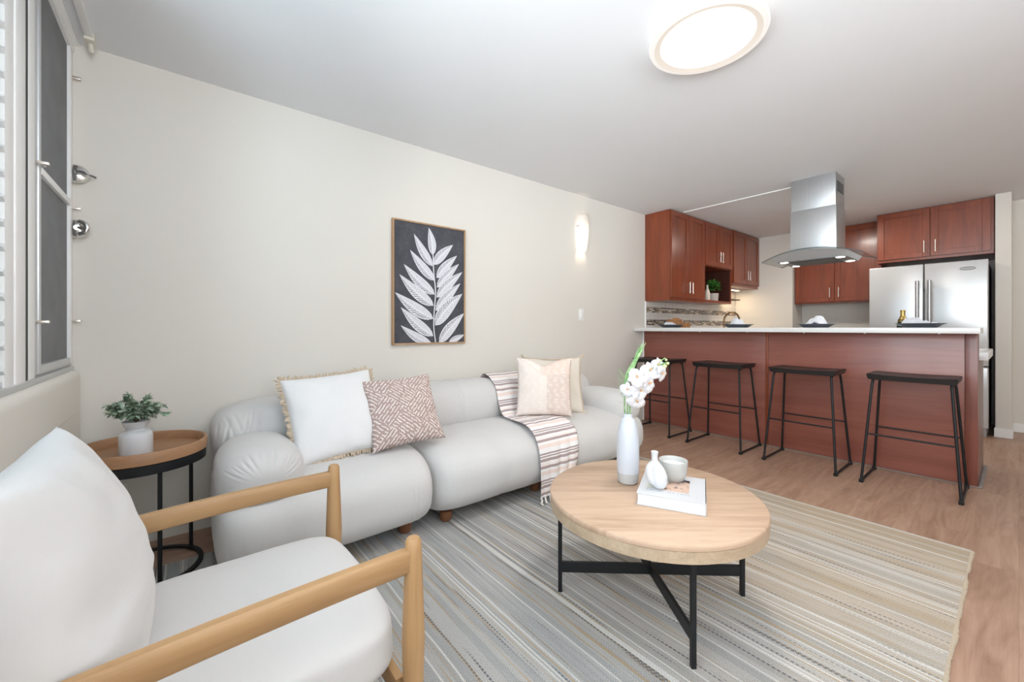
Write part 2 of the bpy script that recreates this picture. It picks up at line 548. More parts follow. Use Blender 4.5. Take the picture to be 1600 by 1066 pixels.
# thin crack lines of the parapet render
bm = B(); box(bm, -.3725, -.3712, 2.05, 2.62, .70, .702); box(bm, -.3725, -.3712, 1.7, 2.72, .515, .517); struct('trim_2', bm, plain('hairline_crack', (.5, .47, .42), .8))
bm = B(); box(bm, 6.243, 6.25, .036, .154, 0, .09, .003); box(bm, 6.25, 6.72, .034, .043, 0, .09, .003); struct('baseboard_partition', bm, M_white)
bm = B(); box(bm, 6.705, 6.72, YS, .034, 0, .09, .003); struct('baseboard_hall', bm, M_white)
bm = B(); box(bm, 4.44, 4.475, 1.30, 2.40, 2.392, 2.4, .002); struct('trim_3', bm, M_white)


def window_bay(name, y0, y1, pane=True):
    bm = B()
    box(bm, -.55, -.43, y0 - .03, y0 + .03, .89, 2.36, .004)
    box(bm, -.55, -.43, y1 - .03, y1 + .03, .89, 2.36, .004)
    box(bm, -.55, -.43, y0 + .03, y1 - .03, .89, .93, .004)
    box(bm, -.55, -.43, y0 + .03, y1 - .03, 2.32, 2.36, .004)
    o = struct(name, bm, M_white, True)
    if pane:
        bm = B(); box(bm, -.50, -.494, y0 + .03, y1 - .03, .93, 2.32); link('window_pane', bm, M_pane, o, False)
    return o


# window_1: the jalousie next to the camera and the screened bay beside the sofa wall
w1 = window_bay('window_1', .96, 1.83, False)
M_louver = m_glass('blue_louver_glass', (.45, .51, .55), .15, .1)
for k in range(20):
    z = .955 + k * .0717; Mx = Matrix.Translation((-.425, 0, z)) @ Matrix.Rotation(math.radians(0), 4, 'Y')
    bm = B(); box(bm, -.003, .003, .99, 1.845, -.0357, .0357, M=Mx); lv = link('louver_blade', bm, M_louver, w1, False)
    bm = B(); Mx = Matrix.Translation((-.420, 0, z))
    v = [bm.verts.new((x_ - .42, y_, z + z_)) for x_ in (.003, .015) for (y_, z_) in ((1.845, .011), (1.845, -.013), (1.826, -.001))]
    bm.faces.new(v[:3][::-1]); bm.faces.new(v[3:])
    for q in range(3): bm.faces.new((v[q], v[(q + 1) % 3], v[3 + (q + 1) % 3], v[3 + q]))
    link('louver_clip', bm, M_white, lv, False)
# white jalousie jambs left of the screen
bm = B(); box(bm, -.56, -.405, 1.845, 1.925, .885, 2.36, .006); box(bm, -.56, -.445, 1.905, 1.925, .885, 2.36)
box(bm, -.56, -.40, 1.925, 2.026, .885, 2.36, .010); link('jalousie_jamb', bm, M_white, w1)
bm = B(); box(bm, -.56, -.402, 2.062, 2.135, .90, 2.36, .004); link('jalousie_jamb', bm, M_white, w1)
bm = B(); box(bm, -.55, -.404, 2.026, 2.062, .9, 2.36); link('jamb_gap', bm, M_dark, w1)
bm = B(); box(bm, -.50, -.395, -1.9, 2.735, .885, .905, .003); box(bm, -.50, -.41, -1.9, 2.735, .905, .922, .003); link('window_sill_track', bm, M_alu, w1)
# window_2: screened sash
w2b = B()
box(w2b, -.43, -.404, 2.14, 2.175, .915, 2.36, .004); box(w2b, -.43, -.400, 2.178, 2.205, .915, 2.36, .004)
box(w2b, -.43, -.400, 2.205, 2.69, .915, .945, .004)
w2 = struct('window_2', w2b, M_alu, True)
bm = B(); box(bm, -.43, -.400, 2.69, 2.733, .915, 2.36, .004); link('screen_stile', bm, M_white, w2)
bm = B(); box(bm, -.424, -.412, 2.205, 2.69, .945, 1.632); link('screen_panel', bm, M_screen, w2, False)
bm = B(); box(bm, -.424, -.412, 2.205, 2.69, 1.658, 2.355); link('screen_panel', bm, M_screen, w2, False)
bm = B(); box(bm, -.43, -.398, 2.205, 2.69, 1.632, 1.658, .003); link('screen_rail', bm, M_white, w2)
for (y, z) in ((2.16, 1.66), (2.15, 2.27), (2.16, 1.10), (2.728, 2.23), (2.728, 1.63), (2.728, 1.11)):
    bm = B(); box(bm, -.404, -.372, y - .012, y + .006, z - .005, z + .005, .002)
    if y < 2.5: box(bm, -.392, -.386, y, y + .035, z - .004, z + .004, .001)
    link('screen_clip', bm, M_nickel, w2)
for i, y0 in enumerate((.0, -.96, -1.90)): window_bay('window_%d' % (i + 3), y0 + .01, y0 + .93)

# ---------------------------------------------------------------- window cranks and curtain track
def crank(z, lever, label):
    t = thing('window_crank', label, 'window handle', (-.40, 2.728, z))
    bm = B(); lathe(bm, [(0, .0), (.042, 0), (.043, .006), (.036, .018), (.016, .025), (0, .027)], seg=24)
    Mx = Matrix.Translation((-.385, 2.722, z)) @ Matrix.Rotation(math.radians(-90), 4, 'X') @ Matrix.Rotation(PI, 4, 'X')
    bmesh.ops.transform(bm, matrix=Mx, verts=bm.verts); link('escutcheon', bm, M_chrome, t)
    bm = B()
    if lever: tube(bm, smooth_path([(-.385, 2.715, z + .0), (-.375, 2.69, z + .004), (-.355, 2.678, z), (-.315, 2.672, z - .016)], 5), [.013] * 6 + [.009] * 6 + [.006] * 4, 10)
    else:
        tube(bm, [(-.385, 2.715, z), (-.378, 2.675, z)], .012, 12)
        tube(bm, smooth_path([(-.372, 2.68, z + .03), (-.352, 2.672, z + .02), (-.346, 2.67, z), (-.352, 2.672, z - .02), (-.372, 2.68, z - .03)], 5), .010, 10)
        tube(bm, [(-.385, 2.685, z), (-.345, 2.672, z)], .008, 10)
    link('crank_lever', bm, M_chrome, t)


crank(1.787, True, 'upper chrome window crank with a lever pointing right, beside the grey screen')
crank(1.534, False, 'lower round chrome window crank with a knob, beside the grey screen')
t = thing('curtain_track', 'white curtain track on the ceiling above the window', 'curtain track', (-.32, 1.0, 2.4))
bm = B(); box(bm, -.345, -.318, -2.0, 2.60, 2.378, 2.4, .003); link('track_rail', bm, M_white, t)
bm = B(); box(bm, -.350, -.313, 2.60, 2.66, 2.366, 2.4, .006); tube(bm, [(-.331, 2.64, 2.37), (-.331, 2.66, 2.34)], .009, 8); link('end_cap', bm, plain('cream_plastic', (.75, .72, .62), .5), t)

# ---------------------------------------------------------------- rug
t = tag(link('woven_rug', (lambda b_: (box(b_, -.25, 3.05, 0, 2.27, 0, .009), b_)[1])(B()), M_rug, smooth=False), 'large flatwoven rug in blue grey, tan and white stripes under the coffee table', 'rug')
t.location = (-.10, .145, .0)
# selvage on the two short yarn ends
for (yy, s_) in ((.145, -1), (2.415, 1)):
    bm = B(); n = 300
    for k in range(n):
        x = -.345 + 3.29 * k / (n - 1); ln = .004 + .007 * (noise.noise(Vector((x * 7, s_ * 3., 0))) + .6) + .003 * random.random()
        tube(bm, [(x, yy - s_ * .002, .005), (x + .002 * random.uniform(-1, 1), yy + s_ * ln * .7, .005), (x + .003, yy + s_ * ln, .003)], [.0045, .0048, .003], 5)
    bmesh.ops.translate(bm, verts=bm.verts, vec=(.10, -.145, 0))
    o = link('rug_selvage', bm, fabric('rug_edge_yarn', (.44, .36, .27), .95, .15, 500, .4)); o.parent = t

# ---------------------------------------------------------------- cushions of the sofa
def resample(pts, n, dens):
    L = [0.]
    for a, b in zip(pts, pts[1:]): L.append(L[-1] + math.dist(a, b) * dens((a[0] + b[0]) / 2))
    out = []; j = 0
    for i in range(n):
        s = L[-1] * i / (n - 1)
        while j < len(L) - 2 and L[j + 1] < s: j += 1
        f = (s - L[j]) / max(1e-9, L[j + 1] - L[j]); out.append(tuple(pts[j][q] * (1 - f) + pts[j + 1][q] * f for q in (0, 1)))
    return out


def bolster(c, h, axis='X', e=2.6, n_end=6., creases=(), seam=False, N=150, T=96, seed=0, radial=()):
    """stuffed roll: superellipse section, rounded ends, gathered folds near the ends. c centre, h half sizes (along, across, up)"""
    bm = B(); hx, hy, hz = h; R = (hy + hz) / 2
    pts = []
    for k in range(1201):
        ph = PI * k / 1200; cs, sn = math.cos(ph), math.sin(ph)
        pts.append((-math.copysign(abs(cs) ** (2 / n_end), cs) * hx, abs(sn) ** (2 / n_end) * R))
    pts = resample(pts, N, lambda x: 1. + 2.2 * (abs(x) > hx - .2) + (2. if seam and abs(x) < .03 else 0))
    rng = random.Random(seed)
    cr = []
    for (end, th, num, spread, depth, length) in creases:      # end -1/+1, direction angle, how many folds
        for k in range(num):
            cr.append((end * (hx - spread * (.08 + .92 * (k + rng.uniform(-.3, .3)) / num)), th + rng.uniform(-.12, .12), rng.uniform(.6, 1.2) * depth, rng.uniform(.6, 1.15) * length, rng.uniform(.004, .0075), rng.uniform(-.06, .06)))
    rad_ = []
    for (end, th, span, num, depth, length) in radial:          # gathers that run over the end of the roll
        for k in range(num):
            rad_.append((end, th - span / 2 + span * (k + rng.uniform(-.3, .3)) / (num - 1), rng.uniform(.6, 1.2) * depth, rng.uniform(.65, 1.15) * length, rng.uniform(-.25, .25)))
    rings = []
    for (x, f) in pts:
        f /= R; ring = []
        if f < 1e-4: f = 0.
        for k in range(T):
            th = 2 * PI * k / T; cs, sn = math.cos(th), math.sin(th)
            y = math.copysign(abs(cs) ** (2 / e), cs) * hy * f; z = math.copysign(abs(sn) ** (2 / e), sn) * hz * f
            d = 0.
            if cr:
                for (x0, t0, dep, ln, sg, sk) in cr:
                    dt = (th - t0 + PI) % (2 * PI) - PI
                    if abs(dt) > ln * 1.6: continue
                    xx = x - (x0 + sk * dt)
                    if abs(xx) > .03: continue
                    d += dep * (-math.exp(-(xx / sg) ** 2) + .55 * math.exp(-((abs(xx) - .011) / .006) ** 2)) * math.exp(-(dt / ln) ** 4)
            for (en, t0, dep, ln, sk) in rad_:
                s_ = hx - en * x                      # distance from the end along the axis
                if s_ > ln * 1.5 or f < .25: continue
                dt = ((th - t0 - sk * s_) + PI) % (2 * PI) - PI
                if abs(dt) > .2: continue
                dd = dt * (hy + hz) / 2 * f
                d += dep * (-math.exp(-(dd / .0045) ** 2) + .5 * math.exp(-((abs(dd) - .0095) / .005) ** 2)) * math.exp(-(s_ / ln) ** 4) * min(1, f * 1.3)
            d += .0035 * noise.noise(Vector((x * 4 + seed, y * 5, z * 5))) + .0015 * noise.noise(Vector((x * 14 + seed, y * 9, z * 9)))
            if seam: d += .004 * math.exp(-(x / .006) ** 2) - .003 * math.exp(-((abs(x) - .012) / .006) ** 2)
            l = math.hypot(y, z)
            if l > 1e-6: y += y / l * d * min(1, f * 1.5); z += z / l * d * min(1, f * 1.5)
            p = Vector((x, y, z)) if axis == 'X' else Vector((-y, x, z))
            ring.append(p + Vector(c))
        rings.append(ring)
    V = [[bm.verts.new(p) for p in r] for r in rings[1:-1]]
    a = bm.verts.new(sum(rings[0], Vector()) / T); b = bm.verts.new(sum(rings[-1], Vector()) / T)
    for A, Bq in zip(V, V[1:]):
        for k in range(T): bm.faces.new((A[k], A[(k + 1) % T], Bq[(k + 1) % T], Bq[k]))
    for k in range(T):
        bm.faces.new((a, V[0][(k + 1) % T], V[0][k])); bm.faces.new((b, V[-1][k], V[-1][(k + 1) % T]))
    return bm


sofa = thing('sofa', 'long light grey modular sofa with rounded stuffed seats and rolls, against the beige wall', 'sofa', (1.5, 2.3, 0))
FR = math.pi * 1.08      # section angle of the front side (towards -Y) for rolls along X
seats = ((.10, 1.025, 1), (1.03, 1.925, 2), (1.93, 2.90, 3))
for (a, b, s_) in seats:
    crs = [(-1, FR + .25, 8, .15, .0055, .38), (1, FR, 8, .15, .0055, .45)] if s_ == 1 else ([(1, FR + .2, 3, .09, .004, .4), (-1, FR + .1, 2, .06, .004, .4)] if s_ == 2 else [(1, FR, 4, .12, .005, .4)])
    link('seat_cushion', bolster(((a + b) / 2, 2.27, .239), ((b - a) / 2, .425, .201), 'X', 2.75, 7.5, crs, s_ != 1, seed=s_), M_sofa, sofa, autos=80)
for (a, b, s_) in ((.10, 1.02, 4), (1.03, 1.90, 5), (1.93, 2.82, 6)):
    crs = [(-1, PI * .9, 13, .36, .006, .45)] if s_ == 4 else ([(1, PI * .98, 4, .09, .005, .5), (-1, PI, 2, .05, .004, .5)] if s_ == 5 else [(1, PI, 3, .1, .005, .5)])
    link('back_roll', bolster(((a + b) / 2, 2.535, .535), ((b - a) / 2, .195, .172), 'X', 2.35, 3.6 if s_ == 4 else 5.5, crs, s_ != 4, seed=s_), M_sofa, sofa, autos=80)
for (a, b, s_) in ((.105, .425, 7), (2.585, 2.905, 8)):
    # along Y: the end facing the room is -hx
    rd = [(-1, PI * .5, 2.2, 13, .0045, .085)]
    link('arm_roll', bolster(((a + b) / 2, 2.17, .445), (.285, .165, .135), 'Y', 2.5, 3.2, (), False, T=260, seed=s_, radial=rd), M_sofa, sofa, autos=80)
for (x, y) in ((.21, 2.02), (.21, 2.6), (.903, 2.02), (1.135, 2.0), (1.80, 2.0), (2.06, 2.0), (2.84, 2.02), (.903, 2.6), (1.135, 2.6), (1.80, 2.6), (2.06, 2.6), (2.84, 2.6)):
    bm = B(); lathe(bm, [(0, .0), (.026, 0), (.034, .012), (.036, .03), (.034, .055), (0, .058)], x, y, .009 if y < 2.4 else 0, 20); link('foot', bm, M_ftwood, sofa)

# ---------------------------------------------------------------- throw pillows
def pillow_bm(w, h, t, seed, n=44, dent=0., pinch=.07):
    bm = B(); uv = bm.loops.layers.uv.new('UVMap'); sides = []
    for s in (1, -1):
        g = {}
        for i in range(n + 1):
            for j in range(n + 1):
                u = -1 + 2 * i / n; v = -1 + 2 * j / n
                if s == -1 and (i in (0, n) or j in (0, n)): g[i, j] = sides[0][i, j]; continue
                x = w / 2 * u * (1 - pinch * (1 - v * v)); z = h / 2 * v * (1 - pinch * (1 - u * u))
                k = max(0, (1 - u * u) * (1 - v * v)); y = t / 2 * k ** .42
                edge = (1 - k) ** 2
                wr = .010 * edge * math.sin(9 * math.atan2(v, u) + seed) * k ** .3 + .006 * noise.noise(Vector((u * 2.2 + seed, v * 2.2, s)))
                if seed == 8.:
                    q_ = Vector((u * 1.1 + v * 1.0, u * .35 - v * 3.2, s * 2.))
                    wr += (.010 * (1 - 2.2 * abs(noise.noise(q_ * 1.1))) + .003 * noise.noise(q_ * 3)) * (1 - edge ** .5) * .45
                y += wr * min(1, k * 6)
                if dent: z -= dent * max(0, v) ** 2 * math.exp(-(u / .35) ** 2)
                g[i, j] = bm.verts.new((x, -s * y, z))
        sides.append(g)
        for i in range(n):
            for j in range(n):
                q = [(i, j), (i + 1, j), (i + 1, j + 1), (i, j + 1)]
                f = bm.faces.new([g[a] for a in (q if s == 1 else q[::-1])])
                for l, a in zip(f.loops, (q if s == 1 else q[::-1])): l[uv].uv = (a[0] / n, a[1] / n)
    return bm


def pillow(label, mat, w, h, t, base, yaw, lean, roll, seed, dent=0., extra=None):
    """base = middle of the bottom edge; yaw about z, lean backwards, roll in its own plane"""
    root = thing('throw_pillow', label, 'pillow', base, group='throw pillows on the sofa', local=True)
    Mx = Matrix.Rotation(yaw, 4, 'Z') @ Matrix.Rotation(-lean, 4, 'X') @ Matrix.Rotation(roll, 4, 'Y') @ Matrix.Translation((0, 0, h / 2))
    bm = pillow_bm(w, h, t, seed, dent=dent); bmesh.ops.transform(bm, matrix=Mx, verts=bm.verts)
    link('cover', bm, mat, root, autos=80)
    if extra:
        bm = B(); extra(bm, w, h); bmesh.ops.transform(bm, matrix=Mx, verts=bm.verts); link('fringe', bm, M_fringe if 'grey' not in label else M_fringe, root)
    return root


def fringe_all(bm, w, h):
    rng = random.Random(3); n = 84
    for side in range(4):
        for k in range(n):
            q = -1 + 2 * (k + .5) / n
            if side == 0: x, z, dx, dz = -w / 2 * (1 - .07 * (1 - q * q)), h / 2 * q, -1, 0
            elif side == 1: x, z, dx, dz = w / 2 * (1 - .07 * (1 - q * q)), h / 2 * q, 1, 0
            elif side == 2: x, z, dx, dz = w / 2 * q, -h / 2 * (1 - .07 * (1 - q * q)), 0, -1
            else: x, z, dx, dz = w / 2 * q, h / 2 * (1 - .07 * (1 - q * q)), 0, 1
            l = rng.uniform(.012, .026); a = rng.uniform(-.006, .006); y0 = rng.uniform(-.006, .006)
            p0 = (x - dx * .006, 0, z - dz * .006); p1 = (x + dx * l * .6 + a * dz, y0, z + dz * l * .6 + a * dx); p2 = (x + dx * l + a * 1.8 * dz, y0 * 1.6, z + dz * l + a * 1.8 * dx)
            tube(bm, [p0, p1, p2], [.0042, .0045, .0025], 5)


def tassels(bm, w, h):
    rng = random.Random(4)
    for sx in (-1, 1):
        for sz in (-1, 1):
            for k in range(9):
                a = rng.uniform(-.5, .5); b_ = rng.uniform(-.5, .5)
                tube(bm, [(sx * w * .495, 0, sz * h * .495), (sx * (w * .5 + .012), b_ * .012, sz * (h * .5 + .008) + a * .01), (sx * (w * .5 + .025), b_ * .03, sz * h * .5 + sz * .012 + a * .035)], [.003, .005, .0025], 5)
    n = 60
    for side in range(4):
        pts = []
        for k in range(n + 1):
            q = -1 + 2 * k / n; e_ = 1 - .07 * (1 - q * q)
            r = .004 * math.sin(k * 1.9)
            pts.append([(-w / 2 * e_ - .002, r, h / 2 * q), (w / 2 * e_ + .002, r, h / 2 * q), (w / 2 * q, r, -h / 2 * e_), (w / 2 * q, r, h / 2 * e_)][side])
        tube(bm, pts, .0055, 6)


R_ = math.radians
pillow('large white throw pillow with beige fringe, at the left end of the sofa', M_wpillow, .46, .46, .17, (.63, 2.10, .435), R_(0), R_(31), R_(-4), 1., extra=fringe_all)
pillow('mauve throw pillow with white dashes, leaning on the white fringed pillow', M_mauve, .40, .40, .14, (.945, 2.035, .452), R_(-6), R_(31), R_(-3), 2.)
pillow('cream throw pillow with corner tassels, behind the pale pink patterned one', M_cream, .44, .43, .15, (2.18, 2.19, .43), R_(-34), R_(15), R_(0), 4., dent=.012, extra=tassels)
pillow('pale pink patterned throw pillow standing on the striped throw', M_blush, .40, .42, .13, (1.975, 2.095, .452), R_(-38.8), R_(14), R_(1), 5., dent=.045)

# ---------------------------------------------------------------- throw blanket
path = smooth_path([(2.66, .60), (2.56, .716), (2.46, .712), (2.375, .645), (2.325, .53), (2.28, .463), (2.18, .452), (2.05, .452), (1.94, .430), (1.87, .372), (1.832, .28), (1.822, .18), (1.818, .085), (1.812, .045)] and
                   [(0, 2.66, .60), (0, 2.56, .72), (0, 2.46, .716), (0, 2.365, .645), (0, 2.318, .54), (0, 2.27, .466), (0, 2.18, .454), (0, 2.05, .456), (0, 1.94, .438), (0, 1.865, .378), (0, 1.826, .28), (0, 1.814, .18), (0, 1.812, .085), (0, 1.812, .05)], 7)
L = [0]
for a, b in zip(path, path[1:]): L.append(L[-1] + (a - b).length)
thr = thing('throw_blanket', 'white throw blanket with mauve stripes draped over the sofa back, seat and front', 'blanket', (1.88, 2.1, .45))
bm = B(); uv = bm.loops.layers.uv.new('UVMap'); NU = 40; grid = []
for i, p in enumerate(path):
    f = L[i] / L[-1]; row = []
    xl = 1.775 - .035 * math.sin(f * 3) - .095 * max(0, (f - .45) / .55); xr = 2.10 - .07 * max(0, f - .4) / .6
    hang = max(0, (f - .70) / .30)
    for j in range(NU + 1):
        u = j / NU; x = xl + (xr - xl) * u
        x = x if hang <= 0 else x + (-.10 * hang * hang) * (u ** 1.4)       # gathers as it hangs
        fold = .010 * math.sin(u * 15 + f * 2) * hang + .006 * math.sin(u * 9 + f * 6) * (.3 + hang) + .004 * noise.noise(Vector((u * 4, f * 9, 1)))
        t_ = (path[min(i + 1, len(path) - 1)] - path[max(i - 1, 0)]).normalized(); nrm = Vector((0, -t_.z, t_.y))
        if nrm.y > 0 and hang > .4: nrm = -nrm
        row.append(bm.verts.new(Vector((x, p.y, p.z)) + (Vector((0, -1, 0)) if hang > .3 else Vector((0, 0, 1)) * (1 - hang / .3 if hang > 0 else 1) + Vector((0, -1, 0)) * (hang / .3)) * (abs(fold) + .0015)))
    grid.append(row)
for i in range(len(path) - 1):
    for j in range(NU):
        q = [(i, j), (i, j + 1), (i + 1, j + 1), (i + 1, j)]
        fc = bm.faces.new([grid[a][b] for a, b in q])
        for l, (a, b) in zip(fc.loops, q): l[uv].uv = (b / NU * .36, L[a])
end = [v.co.copy() for v in grid[-1]]
tb = link('blanket_cloth', bm, M_throw, thr, autos=80)
so = tb.modifiers.new('thickness', 'SOLIDIFY'); so.thickness = .002; so.offset = 0
bm = B()
for k in range(9):
    p = end[int(k * NU / 8)]
    q = [(p.x, p.y, p.z + .004), (p.x + .004 * (-1) ** k, p.y - .006, p.z - .012), (p.x - .006, p.y - .012 - .004 * (k % 3), p.z - .026), (p.x + .004, p.y - .014, .014 + .002 * (k % 3))]
    tube(bm, smooth_path(q, 4), .0062, 6)
link('knotted_fringe', bm, fabric('white_fringe_yarn', (.76, .73, .71), .95, .1, 500, .4), thr)

# ---------------------------------------------------------------- armchair
ch = thing('armchair', 'off-white armchair with oak arms in the foreground by the window', 'armchair', (.1, 1.165, 0))
for (y, s_) in ((.85, -1), (1.472, 1)):
    bm = B(); lathe(bm, [(0, 0), (.013, 0), (.016, .01), (.0255, .38), (.0235, .44), (.0195, .55), (.0175, .594), (.013, .601), (0, .603)], .40, y, .009, 24); link('front_leg', bm, M_oakv, ch)
    bm = B(); tube(bm, [(-.29, y, .009), (-.24, y, .28), (-.19, y, .50), (-.185, y, .525)], [.014, .02, .017, .013], 16); link('rear_leg', bm, M_oakv, ch)
    bm = B()
    pts = [(.392 - .6 * k / 10, y, .565 - .02 * (k / 10) + .006 * math.sin(k / 10 * PI)) for k in range(11)]
    sec = [(-.0125, -.023), (-.0095, -.0265), (.0095, -.0265), (.0125, -.023), (.0135, .018), (.0085, .0245), (-.0085, .0245), (-.0135, .018)]
    rings = [[bm.verts.new((p[0], p[1] + a, p[2] + b)) for a, b in sec] for p in pts]
    for A, Bq in zip(rings, rings[1:]):
        for k in range(8): bm.faces.new((A[k], A[(k + 1) % 8], Bq[(k + 1) % 8], Bq[k]))
    bm.faces.new(rings[0]); bm.faces.new(rings[-1][::-1]); link('armrest', bm, M_oak, ch, autos=50)
    bm = B(); box(bm, -.2, .40, y - .011, y + .011, .235, .285, .005); link('side_rail', bm, M_oak, ch)
bm = B(); box(bm, .372, .392, .88, 1.455, .235, .285, .004); link('front_rail', bm, wood('oak_rail_across', (.33, .18, .078), (.48, .30, .145), 1, .42, 1.3), ch)
bm = B(); box(bm, -.26, -.235, .87, 1.46, .45, .51, .004, M=None); link('back_rail', bm, M_oak, ch)
# seat cushion: soft box
def softbox(c, h, r, n=26, crown=.0, seed=0, M=None, pw=6.):
    bm = B(); g = {}
    def mapv(d):
        x, y, z = d
        k = (abs(x) ** pw + abs(y) ** pw + abs(z) ** pw) ** (1 / pw); x, y, z = x / k, y / k, z / k
        return x, y, z
    V = {}
    def vert(ix, iy, iz):
        key = (ix, iy, iz)
        if key not in V:
            q = [math.tan((-1 + 2 * i / n) * .72) / math.tan(.72) for i in key]
            x, y, z = mapv(q)
            zz = z * h[2] + (crown * (1 - x * x) * (1 - y * y) if z > 0 else 0)
            p = Vector((x * h[0], y * h[1], zz))
            p += p.normalized() * .004 * noise.noise(p * 9 + Vector((seed, 0, 0)))
            V[key] = bm.verts.new((M @ p if M else p) + Vector(c))
        return V[key]
    for a in range(n):
        for b in range(n):
            for s in (0, n):
                for ax in range(3):
                    q = []
                    for (i, j) in ((a, b), (a + 1, b), (a + 1, b + 1), (a, b + 1)):
                        t_ = [i, j]; t_.insert(ax, s); q.append(vert(*t_))
                    bm.faces.new(q)
    return bm


link('seat_cushion', softbox((.125, 1.165, .345), (.275, .288, .068), .05, 30, .022, 3), M_chairf, ch, autos=80)
# back cushion: plump pillow with pointed upper corners
bm = pillow_bm(.565, .51, .23, 8., 52, pinch=.085)
Mx = Matrix.Translation((-.120, 1.125, .362)) @ Matrix.Rotation(R_(90), 4, 'Z') @ Matrix.Rotation(R_(-13), 4, 'X') @ Matrix.Translation((0, 0, .245))
bmesh.ops.transform(bm, matrix=Mx, verts=bm.verts); link('back_cushion', bm, M_chairf, ch, autos=80)

# ---------------------------------------------------------------- side table with vase
TX, TY = -.14, 2.40
st = thing('side_table', 'round wooden tray side table on thin black legs in the corner', 'side table', (TX, TY, 0))
bm = B(); lathe(bm, [(0, .527), (.218, .527), (.225, .531), (.227, .573), (.223, .578), (.216, .578), (.212, .574), (.209, .540), (0, .540)], TX, TY, 0, 72); link('tray', bm, M_tray, st, autos=45)
bm = B(); lathe(bm, [(.206, .488), (.221, .488), (.2215, .5265), (.206, .5265), (.206, .488)], TX, TY, 0, 64); link('tray_ring', bm, M_black, st)
for a in (-72, 35, 125, 215):
    bm = B(); ca, sa = math.cos(R_(a)), math.sin(R_(a)); tube(bm, [(TX + .203 * ca, TY + .203 * sa, .010), (TX + .203 * ca, TY + .203 * sa, .49)], .008, 10); link('leg', bm, M_black, st)
bm = B(); lathe(bm, [(.193, .010), (.211, .010), (.211, .022), (.193, .022), (.193, .010)], TX, TY, 0, 64); link('base_ring', bm, M_black, st)
VX, VY, VZ = -.158, 2.335, .541
ev = tag(link('squat_vase', (lambda b_: (lathe(b_, [(0, 0), (.052, 0), (.055, .005), (.0545, .082), (.052, .094), (.044, .103), (.030, .108), (.028, .112), (.035, .119), (.043, .135), (.045, .146), (.042, .146), (.038, .136), (.024, .118), (0, .116)], VX, VY, VZ, 40), b_)[1])(B()), M_ceram, loc=(VX, VY, VZ)), 'squat white ceramic vase standing in the round wooden tray', 'vase')


def leaf(bm, p, d, up, l, w_, curl=.2, n=4):
    """small bent leaf blade"""
    d = d.normalized(); s = d.cross(up)
    s = s.normalized() if s.length > 1e-4 else Vector((1, 0, 0)); nn = s.cross(d).normalized()
    rows = []
    for i in range(n + 1):
        t = i / n; wd = w_ * math.sin(PI * (.06 + .94 * t) ** .8) * .5 if i < n else .0005
        c = p + d * l * t - nn * curl * l * t * t
        rows.append([bm.verts.new(c - s * wd + nn * wd * .35), bm.verts.new(c), bm.verts.new(c + s * wd + nn * wd * .35)])
    for A, Bq in zip(rows, rows[1:]):
        for k in range(2): bm.faces.new((A[k], A[k + 1], Bq[k + 1], Bq[k]))


def m_leaf(name, cols, rough=.6, scale=25):
    m, nt, b = new(name); n = nz(nt, coords(nt), scale, 2)
    setp(nt, b, ramp(nt, n, [(.3 + .4 * i / (len(cols) - 1), c) for i, c in enumerate(cols)]), rough, 0, .3)
    return m


M_euc = m_leaf('eucalyptus_leaf', [lin(84, 108, 84), lin(142, 164, 142), lin(208, 218, 200)], .6, 45)
M_stem = plain('brown_stem', lin(110, 96, 74), .7)
eu = thing('eucalyptus_bunch', 'bunch of pale green eucalyptus sprigs in the squat white vase', 'plant', (VX, VY, VZ + .125))
rng = random.Random(11); bl = B(); bs_ = B()
for k in range(64):
    a = rng.uniform(0, 2 * PI); out = rng.uniform(.35, 1.0) if k > 6 else rng.uniform(0, .4); ln = rng.uniform(.07, .125)
    dr = Vector((math.cos(a) * out, math.sin(a) * out, rng.uniform(.35, .85) if out > .4 else 1)).normalized()
    o = Vector((VX, VY, VZ + .14)); pts = [o, o + dr * ln * .5 + Vector((0, 0, .012)), o + dr * ln + Vector((0, 0, -.015 * out))]
    pp = smooth_path(pts, 5); tube(bs_, pp, .0013, 5)
    for i, p in enumerate(pp[2:]):
        for s in (-1, 1):
            ax = (pp[min(i + 3, len(pp) - 1)] - pp[i + 1]).normalized()
            side = ax.cross(Vector((rng.uniform(-1, 1), rng.uniform(-1, 1), 1))).normalized() * s
            leaf(bl, p, (side + ax * .55 + Vector((0, 0, rng.uniform(-.2, .5)))), Vector((0, 0, 1)), rng.uniform(.016, .026), rng.uniform(.014, .021), .15)
    leaf(bl, pp[-1], dr, Vector((0, 0, 1)), .02, .012)
link('stem', bs_, M_stem, eu); link('foliage', bl, M_euc, eu)

# ---------------------------------------------------------------- coffee table
CX, CY = 1.462, .925
ct = thing('coffee_table', 'round washed oak coffee table with crossed black metal base on the rug', 'coffee table', (CX, CY, 0))
RT = .405
bm = B(); lathe(bm, [(0, .398), (RT - .03, .398), (RT - .001, .4), (RT, .408), (RT - .001, .4165), (RT - .006, .42), (0, .42)], CX, CY, 0, 96); link('tabletop', bm, M_ctop, ct, autos=50)
bm = B(); lathe(bm, [(0, .358), (RT - .01, .358), (RT - .002, .361), (RT - .0015, .3985), (0, .3985)], CX, CY, 0, 96); link('table_rim', bm, M_ctrim, ct, autos=50)
legs = [(1.191, 1.169), (1.249, .643), (1.738, .693), (1.676, 1.212)]
for (x, y) in legs:
    bm = B(); a = math.atan2(y - CY, x - CX); box(bm, -.008, .008, -.008, .008, .009, .36, .001, 1, Matrix.Translation((x, y, 0)) @ Matrix.Rotation(a, 4, 'Z')); link('leg', bm, M_black, ct)
